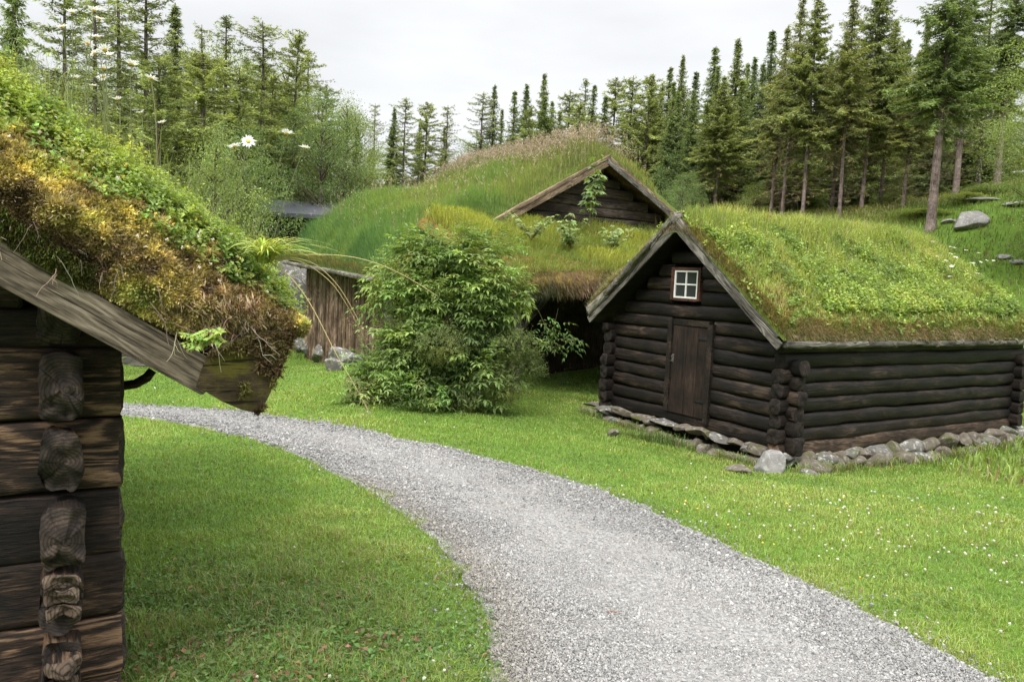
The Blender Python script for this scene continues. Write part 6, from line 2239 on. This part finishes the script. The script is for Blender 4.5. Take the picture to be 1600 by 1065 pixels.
T_H = {'dark': 12, 'mid': 13, 'bare': 16, 'thin': 12, 'larch': 11, 'broad': 9, 'birch': 11, 'pine': 17}
T_NM = {'dark': 'spruce_tree', 'mid': 'spruce_tree', 'bare': 'spruce_tree', 'thin': 'larch_tree', 'larch': 'larch_tree', 'broad': 'broadleaf_tree', 'birch': 'birch_tree', 'pine': 'pine_tree'}
_tc = [0]


def tree(kind, px, py, Y, label, group, v=None, wide=1.0):
    """a tree whose top stands at photo pixel px, py and whose foot stands on the ground at depth Y"""
    top = at(px, py, Y)
    z0 = gz(top[0], top[1])
    h = top[2] - z0
    vs = TM[kind]
    tm, cm = vs[(_tc[0] if v is None else v) % len(vs)]
    _tc[0] += 1
    s = h / T_H[kind]
    sw = max(0.6, min(1.25, s)) * wide * RNG.uniform(0.92, 1.25)
    o = thing(T_NM[kind], label, 'tree', (top[0], top[1], z0), RNG.uniform(0, 2 * PI), group)
    o.scale = (sw, sw, s)
    o.rotation_euler[0] = RNG.normal(0, 0.012)
    for nm, me in (('trunk', tm), ('crown', cm)):
        c_ = bpy.data.objects.new(nm, me)
        sc.collection.objects.link(c_)
        c_.parent = o
    return o


GR, GM, GL, GB = 'spruces on the right behind the shed', 'trees on the skyline beyond the barn', 'trees on the left behind the near cabin', 'dense rows of trees deep in the wood'
# front row on the right, bare reddish trunks
for px, py, Y, kd, v, lab in [
        (1130, 118, 37, 'bare', 0, 'spruce with short bare trunk, leftmost of the bare trunks behind the shed'),
        (1226, 40, 34, 'bare', 1, 'spruce with slim trunk, tallest just left of the two airy tops behind the shed'),
        (1248, -18, 33, 'bare', 1, 'tall airy spruce, left one of the two airy tops behind the shed roof'),
        (1282, -25, 32, 'bare', 0, 'tall airy spruce with thick pale trunk, right of the pair of airy tops'),
        (1322, 48, 35, 'bare', 2, 'shorter spruce with dense crown between the airy pair and the great pointed spruce'),
        (1340, -15, 31, 'bare', 1, 'spruce with straight pale trunk just left of the great pointed spruce'),
        (1378, -62, 32, 'bare', 2, 'great dense pointed spruce, broadest crown behind the shed ridge'),
        (1400, 30, 33, 'bare', 0, 'spruce with pale trunk just right of the great pointed spruce'),
        (1432, 78, 31, 'bare', 1, 'low crowned spruce with slender trunk left of the thick pine trunk'),
        (1495, -95, 25.8, 'pine', 0, 'tall pine with the thickest pinkish grey bare trunk, right of the shed ridge'),
        (1528, -70, 30, 'pine', 0, 'tall pine with grey trunk behind and right of the thickest trunk')]:
    tree(kd, px, py, Y, lab, GR, v)
for px, py, Y, kd, lab in [
        (1046, 104, 47, 'dark', 'dark pointed spruce, leftmost of the close pair left of the shed peak trees'), (1066, 86, 45, 'mid', 'pointed spruce standing taller in the close pair above the shed peak'),
        (1090, 110, 49, 'dark', 'dark narrow spruce just right of the close pair above the shed peak'), (1119, 74, 43, 'dark', 'dark dense pointed spruce topping the slope right of the shed peak'),
        (1158, 60, 44, 'mid', 'slender spruce with a sharp sky lit tip between two dark ones'), (1180, 88, 47, 'dark', 'dark spruce top low between the sharp tip and the bushy dark one'),
        (1208, 46, 42, 'dark', 'bushy dark spruce left of the airy pair'), (1455, 28, 40, 'mid', 'green spruce behind the thickest pine trunk, left side'),
        (1475, 70, 36, 'dark', 'dark spruce filling behind the thickest pine trunk'), (1560, -40, 34, 'thin', 'airy larch with sky showing through at the right edge trees'),
        (1592, -70, 31, 'pine', 'tall pine with red trunk behind the birch at the right edge'), (1352, 60, 44, 'dark', 'dark spruce behind the great pointed spruce'),
        (1420, 60, 45, 'dark', 'dark spruce seen between the great pointed spruce and the pine trunk'), (1300, 80, 46, 'dark', 'dark spruce seen behind and between the airy pair and the pointed spruce')]:
    tree(kd, px, py, Y, lab, GR)
tree('birch', 1712, -20, 20.5, 'light green birch hanging in at the upper right edge', 'birches at the right edge', wide=1.3)
tree('birch', 1745, -60, 24, 'tall pale birch crown behind the one at the upper right edge', 'birches at the right edge')
# skyline in the middle
for px, py, Y, kd, lab in [
        (588, 162, 52, 'thin', 'thin dark branched larch, leftmost on the open skyline above the barn grass'), (618, 168, 54, 'dark', 'dark spruce left half of the twin above the barn grass'),
        (634, 152, 50, 'thin', 'airy spruce with bare lower branches, taller of the twin above the barn grass'), (666, 160, 51, 'larch', 'pale green larch on the skyline right of the dark twin'),
        (698, 164, 50, 'thin', 'slim bare spruce alone on the left of the skyline gap'), (734, 215, 55, 'broad', 'low round green tree inside the skyline gap'),
        (757, 145, 49, 'thin', 'airy larch, left of the pair right of the skyline gap'), (774, 132, 50, 'thin', 'airy larch with a star shaped tip, right of the pair by the skyline gap'),
        (784, 170, 52, 'dark', 'small dark spruce behind the airy pair by the skyline gap'), (824, 132, 50, 'dark', 'dark spruce, lower half of the dark double tip above the barn'),
        (846, 116, 49, 'mid', 'dark spruce, highest tip of the middle skyline above the barn'), (863, 158, 51, 'dark', 'short dark spruce right of the highest middle tip'),
        (890, 140, 50, 'larch', 'pale bushy larch between two dark spruces above the barn gable'), (915, 124, 52, 'thin', 'sparse spruce with thin tip above the barn gable'),
        (927, 132, 53, 'dark', 'dark small spruce right of the sparse tip above the barn gable'), (958, 122, 50, 'larch', 'soft green larch above the right end of the barn ridge'),
        (985, 118, 48, 'larch', 'pale larch right of the barn ridge with drooping boughs'), (1010, 118, 46, 'larch', 'yellow green larch close left of the spruces above the shed peak'),
        (1030, 130, 50, 'mid', 'green spruce between the pale larches and the close pair')]:
    tree(kd, px, py, Y, lab, GM)
# left group
for px, py, Y, kd, wd_, lab in [
        (20, -60, 15, 'dark', 0.8, 'dark green conifer peeping over the roof crest at the upper left corner'), (150, -60, 30, 'thin', 1, 'dark tall pine behind the tall daisies'),
        (190, -80, 33, 'thin', 1.1, 'dark tall pine right of the tall daisies'), (236, -60, 31, 'thin', 1.15, 'half bare larch with a long straight trunk left of the smaller bare tops'),
        (282, 5, 34, 'thin', 1.15, 'half bare larch with spreading thin twigs in the left group'), (318, 40, 37, 'thin', 1, 'small bare topped larch between two taller ones in the left group'),
        (354, 25, 36, 'thin', 1.15, 'bare topped larch with spiky crown in the middle of the left group'), (410, 33, 37, 'thin', 1.15, 'bare topped larch with wide flat twigs in the left group'),
        (463, 45, 38, 'larch', 0.7, 'light green larch, rightmost tall tip of the left group'), (250, 85, 27, 'larch', 1.2, 'bushy green larch below the bare tops, behind the single daisy'),
        (310, 85, 29, 'larch', 1.2, 'bushy soft green larch in the middle of the left group'), (375, 105, 31, 'larch', 1.2, 'bushy larch below the wide flat twigs'),
        (428, 112, 40, 'larch', 1.1, 'bushy larch under the light green tip of the left group'), (505, 135, 36, 'broad', 0.9, 'dark green leafy tree right of the left larches'),
        (540, 150, 38, 'broad', 0.85, 'dark rounded leafy tree at the right end of the left group'), (470, 160, 40, 'broad', 0.8, 'leafy tree with pale lower crown before the left larches'),
        (385, 185, 26, 'broad', 0.7, 'low leafy tree behind the roof edge flowers'), (340, 200, 23, 'broad', 0.8, 'low bushy tree close behind the leafy roof crest'),
        (560, 200, 44, 'dark', 1, 'short dark spruce at the foot of the left group'), (100, -30, 22, 'thin', 1, 'twiggy thin larch behind the faint daisies'),
        (448, 215, 42, 'broad', 0.7, 'small pale leafy tree beside the dark roofed house')]:
    tree(kd, px, py, Y, lab, GL, None, wd_)
# filler rows deep in the wood
i = 0
for Y, x0, x1, st, y0 in ((46, 50, 500, 36, 85), (47, 805, 1060, 32, 158), (40, 1055, 1600, 36, 125), (52, 1020, 1640, 48, 130), (42, 1060, 1500, 42, 150), (60, 420, 1050, 46, 203), (46, 60, 560, 46, 150)):
    px = x0
    while px < x1:
        py = y0 + RNG.uniform(-20, 35) - (0.14 * (px - 1050) if px > 1050 else 0)
        kd = ('dark', 'mid', 'larch' if Y == 47 else 'dark')[i % 3] if Y != 46 else ('thin', 'larch', 'broad')[i % 3]
        side_ = 'right of the barn' if x0 > 1000 else 'above the barn gable' if x0 > 800 else ('on the left behind the larches' if Y == 46 else 'low on the middle skyline')
        tree(kd, px, py, Y + RNG.uniform(-2, 2), 'deep wood tree, mostly hidden by the trees before it, ' + side_, GB + ' ' + side_)
        px += st * RNG.uniform(0.7, 1.25)
        i += 1
# young spruces and bushes between the trunks
i = 0
for Y, x0, x1, st, y0 in ((41, 1050, 1600, 34, 205), (38, 1100, 1560, 55, 250), (40, 60, 480, 60, 190)):
    px = x0
    while px < x1:
        py = y0 + RNG.uniform(-25, 25)
        side_ = 'among the bare trunks on the right' if x0 > 1000 else 'under the left larches'
        tree(('dark', 'broad', 'mid', 'larch')[i % 4] if x0 > 1000 else ('larch', 'broad')[i % 2], px, py, Y + RNG.uniform(-1.5, 1.5), 'low young tree of the undergrowth ' + side_, 'undergrowth trees ' + side_, None, 0.9)
        px += st * RNG.uniform(0.7, 1.3)
        i += 1
# low bushes at the wood's edge
for px, py, Y, lab in [(1440, 325, 27.5, 'small leafy bush left of the thickest pine trunk'), (1508, 300, 28, 'small bright bush right of the thickest pine trunk'), (1545, 285, 29, 'twiggy bush at the wood edge under the birch'),
                       (1400, 300, 33, 'low dark bush among the bare spruce trunks'), (1180, 285, 36, 'low bush at the foot of the spruces behind the shed'), (1070, 265, 34, 'green bush at the wood edge right of the barn ridge'), (1270, 290, 38, 'low bush deep between the bare spruce trunks')]:
    tree('broad', px, py, Y, lab, None, None, 0.55)
